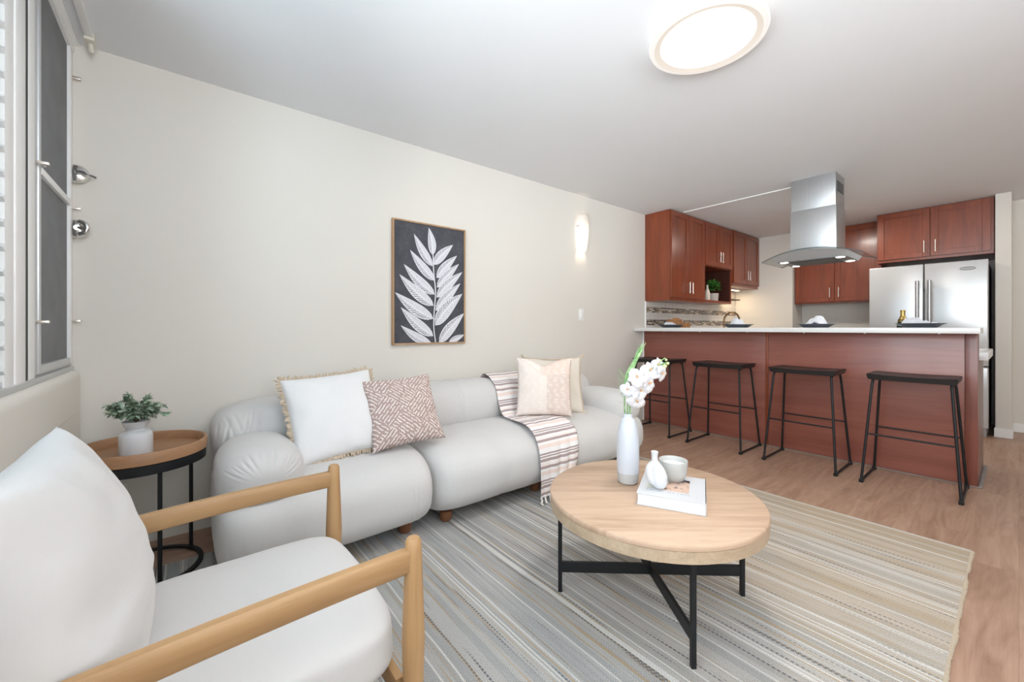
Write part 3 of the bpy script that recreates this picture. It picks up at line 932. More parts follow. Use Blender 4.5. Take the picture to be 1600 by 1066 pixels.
for i, (p, q) in enumerate(((legs[0], legs[2]), (legs[1], legs[3]))):
    bm = B(); d = math.dist(p, q); a = math.atan2(q[1] - p[1], q[0] - p[0])
    box(bm, -d / 2, d / 2, -.006, .006, .088, .130, .001, 1, Matrix.Translation(((p[0] + q[0]) / 2, (p[1] + q[1]) / 2, 0)) @ Matrix.Rotation(a, 4, 'Z')); link('cross_bar', bm, M_black, ct)

# tall vase with orchids
OX, OY = 1.475, 1.045
tv = tag(link('tall_vase', (lambda b_: (lathe(b_, [(0, 0), (.034, 0), (.041, .006), (.0445, .03), (.0465, .10), (.0465, .16), (.044, .205), (.037, .245), (.027, .268), (.021, .277), (.0195, .283), (.0205, .294), (.018, .294), (.0165, .282), (.027, .256), (0, .25)], OX, OY, .42, 48), b_)[1])(B()), M_vase, loc=(OX, OY, .42)), 'tall ribbed white bottle vase on the coffee table holding orchids', 'vase')
M_petal = m_leaf('white_orchid_petal', [(.62, .62, .65), (.70, .69, .70)], .55, 30)
M_lip = plain('orange_orchid_lip', (.70, .42, .22), .5, var=.2)
M_green = m_leaf('palm_blade', [lin(92, 134, 80), lin(138, 176, 118), lin(182, 208, 158)], .5, 30)
M_bud = plain('pale_green_bud', (.55, .62, .30), .5)
top = Vector((OX, OY, .710))
Rv = Vector((.779, -.627, 0)); Fv = Vector((.627, .779, 0)); Uv = Vector((0, 0, 1))
orc = thing('orchid_spray', 'spray of white orchids arching right out of the tall white vase', 'flower', top)
stem = smooth_path([top - Uv * .08, top + Uv * .05, top + Uv * .12 + Rv * .02, top + Uv * .17 + Rv * .07, top + Uv * .205 + Rv * .12, top + Uv * .22 + Rv * .165], 8)
bm = B(); tube(bm, stem, .0032, 8); tube(bm, smooth_path([top - Uv * .08 + Rv * .01, top + Uv * .05 + Rv * .008, top + Uv * .1 + Rv * .0], 6), .003, 8); tube(bm, smooth_path([stem[-10], top + Uv * .235 + Rv * .15, top + Uv * .24 + Rv * .16], 5), .002, 6); link('stem', bm, M_green, orc)
def flower(c, face, size, spin):
    face = face.normalized(); a, b = frame(face); bm = B()
    for k in range(5):
        ang = spin + 2 * PI * k / 5; d = a * math.cos(ang) + b * math.sin(ang)
        big = k in (1, 4); l = size * (1. if big else .92); wd = size * (1.05 if big else .62)
        s = d.cross(face); rows = []; n = 6
        for i in range(n + 1):
            t = i / n; ww = wd * .5 * (math.sin(PI * min(1, .10 + .9 * t)) ** .55 if i < n else .12)
            pc = c + d * l * (t * .98 + .04) + face * (.24 * size * math.sin(t * 2.4) - .16 * size * t * t)
            rows.append([bm.verts.new(pc + s * ww * q + face * (-.14 * size * q * q * t)) for q in (-1, -.5, 0, .5, 1)])
        for A, Bq in zip(rows, rows[1:]):
            for q in range(4): bm.faces.new((A[q], A[q + 1], Bq[q + 1], Bq[q]))
    f = link('flower', bm, M_petal, orc, autos=80)
    bm = B(); tube(bm, [c, c + face * size * .28 - b * size * .05, c + face * size * .42 - b * size * .22], [size * .07, size * .11, size * .04], 8); link('flower_lip', bm, M_lip, f)
toC = -Fv
for (r, u, fw, face, s, sp) in ((.030, .160, -.03, toC * .9 + Uv * .35 - Rv * .3, .044, .3), (-.006, .108, -.02, toC + Rv * -.5, .036, 1.), (.046, .105, -.02, toC + Rv * .3 - Uv * .1, .043, .7), (.026, .064, -.035, toC - Uv * .35, .042, 1.3), (.084, .133, -.012, toC + Rv * .55, .043, .2), (.095, .186, 0., toC * .8 + Uv * .3, .043, 1.1), (.142, .175, -.005, toC + Rv * .7 - Uv * .3, .038, .5), (.127, .212, 0., toC + Rv * .3, .032, .9)):
    flower(top + Rv * r + Uv * u + Fv * fw, face, s, sp)
for (r, u, s) in ((.157, .205, .0095), (.170, .217, .007), (.163, .232, .0055), (.139, .229, .006)):
    bm = B(); bmesh.ops.create_icosphere(bm, subdivisions=2, radius=s); bmesh.ops.translate(bm, verts=bm.verts, vec=top + Rv * r + Uv * u); link('bud', bm, M_bud, orc)
pl = thing('palm_sprig', 'green palm blade fanned upright behind the orchids in the tall vase', 'leaf', top)
bm = B(); tube(bm, smooth_path([top - Uv * .08 - Rv * .008, top + Uv * .08 - Rv * .014, top + Uv * .17 + Rv * .012], 6), .003, 8); link('stem', bm, M_green, pl)
bm = B()
for k in range(10):
    q = (k - 4.5) / 4.5; o = top + Uv * (.085 + .014 * k * .6) + Rv * (-.016 + .004 * q); d = Uv + Rv * (.50 + .15 * q) + Fv * (.10 * math.sin(k * 2.1))
    leaf(bm, o, d, Fv, .195 + .03 * math.cos(k * 1.7) - .004 * k, .014, -.05 * q - .12, 7)
for k in range(8):
    o = top + Uv * (.06 + .014 * k) - Rv * .012; leaf(bm, o, Uv * .8 - Rv * (.5 + .1 * (k % 3)), Fv, .05 + .008 * (k % 3), .0022, .1, 4)
link('palm_blade', bm, M_green, pl)

# book, small vase, candle bowl
bk = thing('coffee_table_book', 'thick white hardcover book lying on the coffee table', 'book', (1.497, .837, .42))
A0, A1, A2, A3 = Vector((1.329, .908)), Vector((1.433, .696)), Vector((1.662, .812)), Vector((1.50, .985))
ang = math.atan2(-.212, .104); Mx = Matrix.Translation((1.482, .845, .42)) @ Matrix.Rotation(ang, 4, 'Z')
W2, D2 = .118, .128
bm = B(); box(bm, -W2, W2, -D2, D2, .0, .004, .001, 1, Mx); box(bm, -W2, W2, -D2, D2, .041, .045, .001, 1, Mx); box(bm, W2 - .004, W2, -D2, D2, .0, .045, .001, 1, Mx); link('cover', bm, plain('book_cover_white', (.58, .59, .61), .4, var=.02), bk)
bm = B(); box(bm, -W2 + .004, W2 - .004, -D2 + .004, D2 - .004, .004, .041, 0, 1, Mx); link('page_block', bm, plain('book_paper', (.70, .73, .78), .8, var=.03, scale=200), bk, False)
def m_photo():
    m, nt, b = new('cover_picture'); x, y, z = xyz(nt, coords(nt, 'Generated'))
    n = nz(nt, coords(nt), 60, 3)
    c = mix(nt, y.gt(.55), lin(205, 176, 158), lin(196, 200, 190)); c = mix(nt, x.gt(.86), c, lin(60, 58, 64))
    c = mix(nt, sm(nt, n, .56, .66), c, lin(90, 82, 84)); setp(nt, b, c, .4); return m
bm = B(); box(bm, -.09, .06, -.062, .075, .0451, .0456, 0, 1, Mx); link('cover_picture', bm, m_photo(), bk, False)
bm = B()
for k in range(17):
    x = -.085 + k * .009
    if k in (3, 7, 11): continue
    box(bm, x, x + .0018, -.082, -.074, .0451, .0455, 0, 1, Mx)
    if k % 2: box(bm, x, x + .005, -.0745, -.073, .0451, .0455, 0, 1, Mx)
    if k % 3: box(bm, x + .0042, x + .0056, -.082, -.0745, .0451, .0455, 0, 1, Mx)
link('cover_title', bm, plain('title_ink', (.25, .25, .28), .5), bk, False)

sv = tag(None or bpy.data.objects.new('bud_vase', None), 'small white curled bud vase standing on the book', 'vase'); C.objects.link(sv); sv.location = (1.412, .868, .4656)
Lp = Vector((1.412, .868, .4656))
bm = B()
pts = smooth_path([Lp + Uv * .020 + Rv * .008, Lp + Uv * .045 + Rv * .006, Lp + Uv * .075 + Rv * .0, Lp + Uv * .10 - Rv * .008, Lp + Uv * .118 - Rv * .010, Lp + Uv * .135 - Rv * .010], 6)
rr = [.028, .0295, .030, .0305, .031, .0312, .031, .030, .029, .028, .0268, .025, .023, .021, .019, .017, .0155, .014, .013, .0123, .0118, .0115, .0113, .0112, .0112, .0112, .0113, .0115, .0118, .012, .0122]
rr = rr[:len(pts)] + [.012] * (len(pts) - len(rr))
tube(bm, [Lp + Uv * .0 + Rv * .008, Lp + Uv * .004 + Rv * .008, Lp + Uv * .011 + Rv * .008] + pts, [.012, .021, .0262] + rr, 28); link('vase_body', bm, M_ceram, sv, autos=60)
bm = B()
pts = smooth_path([Lp + Uv * .024 + Rv * .004, Lp + Uv * .03 - Rv * .016, Lp + Uv * .052 - Rv * .029, Lp + Uv * .078 - Rv * .028, Lp + Uv * .095 - Rv * .014, Lp + Uv * .10 - Rv * .004], 6)
n = len(pts); tube(bm, pts, [.019 - .008 * (i / (n - 1)) for i in range(n)], 20); link('vase_loop', bm, M_ceram, sv, autos=60)
bm = B(); lathe(bm, [(.0123, .133), (.0135, .139), (.012, .1405), (.009, .138), (.0, .120)], 0, 0, 0, 24); bmesh.ops.translate(bm, verts=bm.verts, vec=Lp - Rv * .010); link('vase_lip', bm, M_ceram, sv)
cb = thing('candle_bowl', 'round off-white bowl candle on the book behind the bud vase', 'candle', (1.541, .876, .4656))
bm = B(); lathe(bm, [(0, 0), (.032, 0), (.040, .004), (.050, .03), (.0545, .06), (.0555, .078), (.0545, .0805), (.0525, .079), (.051, .06), (0, .058)], 1.541, .876, .4656, 48); link('bowl', bm, M_ceramw, cb, autos=60)
bm = B(); lathe(bm, [(0, .0605), (.0512, .0605)], 1.541, .876, .4656, 40); link('wax', bm, plain('candle_wax', (.80, .79, .76), .5), cb)

# ---------------------------------------------------------------- picture on the wall
pc = thing('framed_print', 'framed charcoal print of a white fern branch above the sofa', 'picture', (1.42, 2.73, 1.40))
x0, x1, z0, z1 = 1.125, 1.716, .959, 1.843
bm = B(); fw = .011
for (a, b, c, d) in ((x0, x0 + fw, z0, z1), (x1 - fw, x1, z0, z1), (x0 + fw, x1 - fw, z0, z0 + fw), (x0 + fw, x1 - fw, z1 - fw, z1)): box(bm, a, b, 2.713, 2.744, c, d, .0015, 1)
link('frame', bm, wood('picture_frame_oak', lin(150, 116, 84), lin(196, 160, 124), 2, .5), pc)
def m_char():
    m, nt, b = new('charcoal_ground'); c = coords(nt); n = nz(nt, c, 9, 5, .7); n2 = nz(nt, c, 90, 3)
    setp(nt, b, ramp(nt, n * .7 + n2 * .3, [(.3, lin(66, 68, 74)), (.55, lin(82, 82, 88)), (.75, lin(104, 104, 108))]), .8, 0, .2); return m
bm = B(); box(bm, x0 + .008, x1 - .008, 2.722, 2.740, z0 + .008, z1 - .008); link('print', bm, m_char(), pc, False)
def m_fern():
    m, nt, b = new('white_leaf_print'); u, v = uvx(nt); n = nz(nt, vec(nt, u * 9, v * 4, 0.), 3, 2)
    s = ((u * 15 - v.abs() * 2.6 + n * 1.1).frac() - .5).abs()
    dk = sm(nt, s, .14, .26, 1., 0.) * sm(nt, v.abs(), .10, .24) * sm(nt, v.abs(), .78, .92, 1., 0.) * (sm(nt, v, -.1, .1) * .6 + .38)
    c = mix(nt, dk, lin(226, 226, 232), lin(96, 96, 102)); c = mix(nt, sm(nt, n, .5, .75) * .5, c, lin(196, 196, 204))
    setp(nt, b, c, .8, 0, .2); return m
bm = B(); uv = bm.loops.layers.uv.new('UVMap')
def P2(px, py):
    """print position from fractions of the frame"""
    return (x0 + (x1 - x0) * px, z1 - (z1 - z0) * py)
_lf = [0]
def flat_leaf(a, b, w_, bend):
    _lf[0] += 1; w_ *= .9
    a = Vector(P2(*a)); b = Vector(P2(*b)); d = b - a; l = d.length; d /= l; s = Vector((-d.y, d.x)); rows = []; n = 12
    for i in range(n + 1):
        t = i / n; ww = w_ * l * (math.sin(PI * t ** .72) ** .9) * .5; c = a + d * l * t + s * bend * l * math.sin(PI * t)
        row = []
        for q in (-1, 0, 1):
            p = c + s * ww * q; p.x = min(max(p.x, x0 + fw), x1 - fw); p.y = min(max(p.y, z0 + fw), z1 - fw)
            row.append(bm.verts.new((p.x, 2.7212 - .00025 * _lf[0], p.y)))
        rows.append(row)
    for i in range(n):
        for k in range(2):
            f = bm.faces.new((rows[i][k], rows[i][k + 1], rows[i + 1][k + 1], rows[i + 1][k]))
            for lp, (t, q) in zip(f.loops, ((i / n, k - 1), (i / n, k), ((i + 1) / n, k), ((i + 1) / n, k - 1))): lp[uv].uv = (t, q)
for (a, b, w_, bd) in (((.525, .255), (.47, .03), .36, -.04), ((.52, .35), (.27, .10), .28, .03), ((.555, .47), (.22, .235), .28, .03), ((.55, .585), (.14, .355), .28, .04), ((.535, .68), (.085, .44), .28, .04), ((.53, .79), (.03, .585), .29, .04), ((.53, .935), (.10, .70), .28, .04), ((.50, 1.0), (.10, .845), .27, .05),
                   ((.535, .335), (.815, .145), .34, .03), ((.575, .445), (.875, .235), .30, .03), ((.58, .525), (.905, .305), .28, .02), ((.575, .61), (.955, .375), .28, .03), ((.56, .72), (.925, .475), .28, .02), ((.555, .845), (.955, .565), .34, .05), ((.61, .995), (.985, .735), .30, .03), ((.75, .995), (.99, .925), .34, .02)):
    flat_leaf(a, b, w_, bd)
link('leaf_print', bm, m_fern(), pc, False)
bm = B(); st_ = [P2(.525, .25), P2(.535, .40), P2(.56, .56), P2(.545, .70), P2(.535, .85), P2(.56, .985)]
sp = smooth_path([(p[0], 2.7168, p[1]) for p in st_], 6); tube(bm, sp, [.004] * len(sp), 6, flat=.15); link('stem_print', bm, plain('white_print', lin(226, 226, 232), .8), pc, False)

# ---------------------------------------------------------------- sconce, switch, outlet
sn = thing('wall_sconce', 'lit frosted glass wall sconce above the light switch', 'wall lamp', (3.085, 2.745, 2.0))
bm = B()
prof = [(.052, 1.838), (.060, 1.87), (.072, 1.95), (.080, 2.03), (.081, 2.10), (.076, 2.16), (.070, 2.205)]
lathe(bm, prof, 3.085, 2.742, 0, 24, PI, 2 * PI, 1., 1.0)
M_scn, nt_, b_ = new('frosted_sconce_glass'); setp(nt_, b_, (.62, .57, .52), .4)
b_.inputs['Emission Color'].default_value = (1, .86, .68, 1)
zz_ = xyz(nt_, coords(nt_))[2]
nt_.links.new(sm(nt_, zz_, .17, -.04, .22, 1.1).k, b_.inputs['Emission Strength'])
o = link('glass_shade', bm, M_scn, sn); md = o.modifiers.new('thickness', 'SOLIDIFY'); md.thickness = .004
bm = B(); box(bm, 3.04, 3.13, 2.725, 2.745, 1.93, 2.10, .004); link('back_plate', bm, M_nickel, sn)
bm = B(); tube(bm, [(3.0, 2.72, 2.075), (2.997, 2.69, 2.075)], .006, 8); link('shade_clip', bm, M_nickel, sn)
light('sconce_bulb', 'POINT', (3.085, 2.69, 1.90), 1.6, (1, .80, .58), shadow_soft_size=.02)
sw = thing('light_switch', 'white light switch on the beige wall below the sconce', 'light switch', (3.095, 2.745, 1.205))
bm = B(); box(bm, 3.06, 3.13, 2.739, 2.745, 1.15, 1.262, .002); link('plate', bm, M_white, sw)
bm = B(); box(bm, 3.085, 3.105, 2.732, 2.74, 1.185, 1.227, .002); link('toggle', bm, M_white, sw)
wo = thing('wall_outlet', 'beige cable cover plate low on the wall behind the side table', 'outlet', (-.255, 2.745, .27))
bm = B(); box(bm, -.33, -.215, 2.737, 2.745, .24, .315, .002); link('plate', bm, M_wall, wo)

# ---------------------------------------------------------------- ceiling lamps
def flush_lamp(x, y, r, label, watts, emis):
    t = thing('ceiling_lamp', label, 'ceiling lamp', (x, y, 2.4))
    bm = B(); lathe(bm, [(0, 2.4), (r * .9, 2.4), (r * .985, 2.385), (r, 2.362), (r * .985, 2.353), (r * .90, 2.349)], x, y, 0, 72); link('rim', bm, m_emit('lamp_rim_glow', (1, .94, .88), emis * .29, (.24, .23, .22)), t)
    bm = B(); lathe(bm, [(r * .90, 2.349), (r * .84, 2.352), (r * .80, 2.356)], x, y, 0, 72); link('inner_ring', bm, m_emit('lamp_ring_glow', (1, .88, .77), emis * .255, (.2, .19, .17)), t)
    bm = B(); lathe(bm, [(r * .80, 2.356), (r * .7, 2.350), (r * .4, 2.346), (0, 2.345)], x, y, 0, 72); link('diffuser', bm, m_emit('lamp_diffuser_glow', (1, .96, .90), emis * .5, (.35, .34, .32)), t)
    light('ceiling_lamp_light', 'AREA', (x, y, 2.33), watts, (1, .93, .85), shape='DISK', size=2 * r)
    return t
flush_lamp(1.811, .872, .242, 'round lit white flush ceiling lamp over the living room', LAMP_W, 2.4)
kl = flush_lamp(5.62, 1.335, .12, 'small lit ceiling lamp in the kitchen behind the range hood chimney', 14, 3.)
light('added_fill_light', 'AREA', (4.6, -1.2, 2.38), 12, (1, .95, .88), shape='DISK', size=.5)  # added fill light out of view, no lamp fixture belongs to it

# ---------------------------------------------------------------- bar: panelled front, counter
bar = thing('breakfast_bar', 'long cherry wood breakfast bar dividing the kitchen from the living room', 'bar', (4.2, 1.45, 0))
bm = B(); box(bm, 4.175, 4.30, .19, 2.742, 0, 1.04); link('carcass', bm, M_dkcherry, bar, False)
for (ya, yb) in ((.232, 1.435), (1.459, 2.725)):
    bm = B(); box(bm, 4.158, 4.176, ya, yb, .012, 1.0395, .001); link('front_panel', bm, M_cherryp, bar)
bm = B(); box(bm, 4.152, 4.176, 1.437, 1.457, .012, 1.0395, .003); link('seam_moulding', bm, M_cherry, bar)
bm = B(); box(bm, 4.150, 4.30, .172, .230, .0, 1.0395, .003); link('corner_post', bm, wood('bar_post_cherry', (.13, .032, .02), (.24, .07, .045), 2, .34, 1., .5, .8, .3), bar)
bm = B(); box(bm, 4.157, 4.176, 2.725, 2.742, 0, 1.0395, .001); link('wall_filler', bm, M_white, bar)
bm = B(); box(bm, 4.140, 4.160, .165, 2.742, 0, .012, .004); link('toe_moulding', bm, plain('grey_brown_moulding', (.23, .17, .14), .5), bar)
bm = B(); box(bm, 4.30, 4.82, .172, 2.1, .0, .85, .002); link('base_cabinet', bm, wood('end_panel_shaded_cherry', (.13, .07, .06), (.2, .12, .105), 2, .3), bar)  # grey tone of the shaded bar end put into the cherry colour
bm = B(); box(bm, 4.145, 4.82, .150, .172, 0, .018, .007); link('shoe_moulding', bm, plain('grey_shoe_moulding', (.25, .22, .21), .5), bar)
for k in range(3):
    for z in (.2,): pass
for y in (.35, .75, 1.15, 1.6, 2.05, 2.45):
    bm = B(); lathe(bm, [(0, 0), (.006, 0), (.006, .007), (0, .007)], 4.12, y, 1.033, 10); link('counter_screw', bm, M_white, bar)
tag(link('bar_counter', (lambda b_: (box(b_, 3.985, 4.33, .155, 2.743, 1.040, 1.079, .003), b_)[1])(B()), M_quartz, loc=(4.15, 1.45, 1.040)), 'white stone bar top on the cherry breakfast bar, holding the plates', 'countertop')
tag(link('island_worktop', (lambda b_: (box(b_, 4.302, 5.12, .132, 2.1, .852, .908, .003), b_)[1])(B()), M_quartz, loc=(4.7, 1.1, .852)), 'lower white worktop behind the bar on the kitchen side', 'countertop')

# ---------------------------------------------------------------- bar stools
def make_stool(y, label):
    t = thing('bar_stool', label, 'bar stool', (3.90, y, 0), group='black bar stools along the bar')
    bm = B(); n = 18; nx = 8; top_ = {}; bot = {}
    for i in range(n + 1):
        for j in range(nx + 1):
            u = -1 + 2 * i / n; v = -1 + 2 * j / nx
            yy = .222 * math.copysign(abs(u) ** .9, u); xx = .165 * v * (1 - .05 * u ** 4)
            z = .757 - .010 * (1 - u * u) * (1 - v ** 4 * .4)
            top_[i, j] = bm.verts.new((3.90 + xx, y + yy, z))
            bot[i, j] = bm.verts.new((3.90 + xx * .93, y + yy * .965, .716 + .004 * (abs(u) > .95)))
    for i in range(n):
        for j in range(nx):
            bm.faces.new((top_[i, j], top_[i + 1, j], top_[i + 1, j + 1], top_[i, j + 1])); bm.faces.new((bot[i, j], bot[i, j + 1], bot[i + 1, j + 1], bot[i + 1, j]))
    for i in range(n):
        for j in (0, nx): bm.faces.new((top_[i, j], top_[i + 1, j], bot[i + 1, j], bot[i, j]))
    for j in range(nx):
        for i in (0, n): bm.faces.new((top_[i, j], top_[i, j + 1], bot[i, j + 1], bot[i, j]))
    bmesh.ops.recalc_face_normals(bm, faces=bm.faces)
    bmesh.ops.bevel(bm, geom=[e for e in bm.edges if e.calc_face_angle(0) > .6], offset=.004, segments=2, affect='EDGES')
    link('seat', bm, M_blackwood, t, autos=30)
    for s in (-1, 1):
        ft, fb, rt, rb = Vector((3.775, y + s * .190, .716)), Vector((3.690, y + s * .236, .012)), Vector((4.02, y + s * .190, .716)), Vector((4.098, y + s * .236, .012))
        for a, b in ((ft, fb), (rt, rb)):
            dx = -.012 if a is ft else .012
            bm = B(); tube(bm, [a + Vector((-dx * 2.5, 0, -.003)), a + Vector((-dx * .6, 0, -.004)), a + Vector((dx * .1, 0, -.02)), a.lerp(b, .06), b], .0082, 10); link('leg', bm, M_black, t)
        bm = B(); tube(bm, [fb, rb], .0082, 10); link('runner', bm, M_black, t)
        for p in (fb, rb):
            bm = B(); box(bm, p.x - .014, p.x + .014, p.y - .012, p.y + .012, .0, .022, .004); link('foot_cap', bm, M_black, t)
    for (xa, xb) in ((3.775, 3.690), (4.02, 4.098)):
        f = (.716 - .338) / .704; x = xa + (xb - xa) * f; hy = .190 + .046 * f
        bm = B(); tube(bm, [(x, y - hy, .338), (x, y + hy, .338)], .0062, 8); link('footrest', bm, M_black, t)
    return t
s1 = make_stool(.455, 'black bar stool nearest the camera, at the free end of the bar')
for y, lb in ((1.07, 'second black bar stool from the free end of the bar'), (1.72, 'third black bar stool from the free end, left of the panel seam'), (2.375, 'farthest black bar stool next to the beige wall, partly behind the orchids')):
    c = copy_tree(s1); c.location = (3.90, y, 0); c['label'] = lb

# ---------------------------------------------------------------- place settings on the bar
def make_plate(y, label):
    t = tag(link('dinner_plate', (lambda b_: (lathe(b_, [(0, 0), (.085, 0), (.095, .006), (.120, .024), (.137, .030), (.1375, .032), (.120, .028), (.09, .010), (0, .008)], 4.16, y, 1.0795, 40), b_)[1])(B()), M_plate, loc=(4.16, y, 1.0795), autos=60), label, 'plate', 'plates on the bar')
    return t
def napkin(y, seed, hgt, wide, label, tilt=0.):
    bm = B(); n = 26; g = {}; r = random.Random(seed); ph = [r.uniform(0, 6) for _ in range(4)]
    for i in range(n + 1):
        for j in range(n + 1):
            u = -1 + 2 * i / n; v = -1 + 2 * j / n; q = max(abs(u), abs(v))
            k = max(0, 1 - (u * u * .9 + v * v * .8)) ** .6
            ridge = max(0, 1 - abs(u - tilt + .35 * v) * 1.25)
            cr = 1 - abs(noise.noise(Vector((u * 2.4 + seed * 5, v * 2.1, .5)))) * 2.2
            cr2 = 1 - abs(noise.noise(Vector((u * 5 + seed * 3, v * 5, 2.5)))) * 2
            z = .014 + hgt * min(1, k * 1.5) * (.50 * ridge + .36 * max(0, cr) * k + .14 * cr2 * k)
            z = max(z, .012 + .02 * max(0, q - .75))
            g[i, j] = bm.verts.new((4.155 + v * .06, y + u * wide + .012 * math.sin(v * 4 + ph[2]), 1.0795 + z))
    for i in range(n):
        for j in range(n): bm.faces.new((g[i, j], g[i + 1, j], g[i + 1, j + 1], g[i, j + 1]))
    o = link('napkin', bm, M_cloth, loc=(4.155, y, 1.095), autos=50)
    md = o.modifiers.new('thickness', 'SOLIDIFY'); md.thickness = .002; md.offset = 1
    return tag(o, label, 'napkin', 'napkins on the plates')
for (y, h_, wd, sd, tl, where) in ((2.39, .055, .075, 1, .2, 'at the wall end of the bar'), (1.70, .10, .075, 2, .15, 'in front of the bronze faucet'), (1.075, .095, .078, 3, -.3, 'below the range hood'), (.45, .075, .105, 5, .5, 'in front of the silver refrigerator')):
    make_plate(y, 'slate blue plate %s' % where)
    napkin(y, sd, h_, wd, 'folded white napkin on the plate %s' % where, tl)
bt = thing('bottle', 'bottle with gold foil neck behind the plate by the refrigerator', 'bottle', (4.62, .60, .908))
bm = B(); lathe(bm, [(0, 0), (.037, 0), (.038, .01), (.038, .19), (.03, .235), (.015, .262), (.0145, .27)], 4.62, .60, .908, 28); link('glass', bm, plain('dark_green_glass', (.01, .03, .015), .1), bt)
bm = B(); lathe(bm, [(.0335, .222), (.026, .245), (.0172, .262), (.0158, .27), (.0152, .298), (.0172, .30), (.0172, .312), (.0155, .316), (0, .317)], 4.62, .60, .908, 24); link('foil_neck', bm, M_gold, bt)

# ---------------------------------------------------------------- kitchen cabinets
def door_bm(w_, h_):
    """shaker door facing -Y, lower left at the origin"""
    bm = B(); s = .058
    for (a, b, c, d) in ((0, s, 0, h_), (w_ - s, w_, 0, h_), (s, w_ - s, 0, s), (s, w_ - s, h_ - s, h_)): box(bm, a, b, -.02, 0, c, d, .0015, 1)
    box(bm, s - .004, w_ - s + .004, -.011, -.002, s - .004, h_ - s + .004)
    return bm
def handle_bm(l):
    bm = B(); tube(bm, [(0, -.05, -l / 2), (0, -.05, l / 2)], .0062, 10)
    for z in (-l * .32, l * .32): tube(bm, [(0, -.05, z), (0, -.018, z)], .0045, 8)
    return bm
def cabinet(name, label, Mx, w_, d_, h_, doors, mats=None, niche=None, handle_at=.12, hl=.13):
    """box in its own frame: x 0..w, y 0..d (front at 0), z 0..h, placed by Mx"""
    m1 = mats or M_cherry
    t = thing(name, label, 'cabinet', Mx.translation)
    def put_(n_, bm, m, par=t, sm_=True):
        bmesh.ops.transform(bm, matrix=Mx, verts=bm.verts); return link(n_, bm, m, par, sm_)
    bm = B(); z0 = niche or 0
    box(bm, 0, w_, 0, d_, z0, h_, .001, 1)
    if niche:
        box(bm, 0, .018, 0, d_, 0, z0); box(bm, w_ - .018, w_, 0, d_, 0, z0); box(bm, .018, w_ - .018, 0, d_, 0, .03)
    put_('body', bm, m1)
    if niche:
        bm = B(); box(bm, .018, w_ - .018, d_ - .012, d_ - .002, .03, z0); box(bm, .0182, .022, .012, d_ - .01, .03, z0); box(bm, w_ - .022, w_ - .0182, .012, d_ - .01, .03, z0); put_('niche_lining', bm, M_dkcherry, sm_=False)
    for (a, b, c, d, hx) in doors:
        bm = door_bm(b - a, d - c); bmesh.ops.translate(bm, verts=bm.verts, vec=(a, -.001, c)); dr = put_('door', bm, m1)
        bm = handle_bm(hl); bmesh.ops.translate(bm, verts=bm.verts, vec=(hx, 0, c + handle_at)); put_('handle', bm, M_nickel, dr)
    return t
I4 = Matrix.Identity(4)
T = Matrix.Translation
cabinet('wall_cabinet', 'tall cherry wall cabinet nearest the living room with its side panel showing', T((4.205, 2.43, 1.385)), .77, .313, 1.013, ((.006, .383, .035, 1.0, .353), (.388, .766, .035, 1.0, .42)))
cabinet('wall_cabinet', 'cherry wall cabinet with an open niche holding a small plant', T((4.978, 2.43, 1.395)), .77, .313, 1.003, ((.008, .383, .46, .99, .353), (.388, .762, .46, .99, .42)), niche=.45)
cabinet('wall_cabinet', 'short cherry wall cabinet in the far kitchen corner, above the warm light', T((5.752, 2.42, 1.645)), .862, .323, .753, ((.008, .428, .04, .74, .395), (.434, .854, .04, .74, .468)))
RX = Matrix.Rotation(R_(-90), 4, 'Z')       # local -Y front turned to face -X
cabinet('wall_cabinet', 'cherry wall cabinet left of the refrigerator, behind the range hood', T((6.70, 1.975, 1.405)) @ RX, .92, .31, .993, ((.006, .45, .02, .98, .405), (.455, .915, .02, .98, .50)))
cabinet('wall_cabinet', 'wide cherry cabinet above the silver refrigerator', T((6.345, 1.045, 1.83)) @ RX, .89, .66, .568, ((.008, .437, .03, .555, .395), (.443, .868, .03, .555, .482)), handle_at=.105)
sh = tag(link('corner_shelf', (lambda b_: (box(b_, 5.75, 6.13, 2.47, 2.74, 1.462, 1.475, .003), b_)[1])(B()), M_dkcherry, loc=(5.9, 2.6, 1.46)), 'thin dark shelf sticking out below the far corner cabinet', 'shelf')
# niche things
nb = thing('potted_plant', 'small bushy green plant in a grey pot inside the cabinet niche', 'plant', (5.42, 2.52, 1.425))
bm = B(); lathe(bm, [(0, 0), (.054, 0), (.058, .004), (.066, .10), (.062, .103), (.058, .095), (0, .09)], 5.42, 2.52, 1.425, 28); link('pot', bm, plain('grey_stone_pot', (.50, .46, .42), .8, var=.1), nb)
bm = B(); rng = random.Random(5)
for k in range(420):
    a = rng.uniform(0, 2 * PI); e_ = rng.uniform(-.35, 1.45); d = Vector((math.cos(a) * math.cos(e_), math.sin(a) * math.cos(e_), math.sin(e_)))
    leaf(bm, Vector((5.42, 2.52, 1.60)) + Vector((d.x * .085, d.y * .085, d.z * .085)) * rng.uniform(.5, 1.05), d + Vector((rng.uniform(-.6, .6), rng.uniform(-.6, .6), rng.uniform(-.3, .6))), Vector((0, 0, 1)), rng.uniform(.028, .042), .024, .2, 3)
link('foliage', bm, m_leaf('bright_green_leaf', [lin(24, 58, 16), lin(58, 112, 40), lin(120, 170, 90)], .5, 60), nb)
tag(link('slim_bottle', (lambda b_: (lathe(b_, [(0, 0), (.034, 0), (.036, .01), (.034, .10), (.022, .14), (.013, .16), (.012, .2), (.014, .205), (0, .206)], 5.26, 2.52, 1.425, 24), b_)[1])(B()), plain('cream_glaze', (.74, .66, .54), .5, var=.1), loc=(5.26, 2.52, 1.425)), 'slim cream bottle beside the potted plant in the niche', 'bottle')
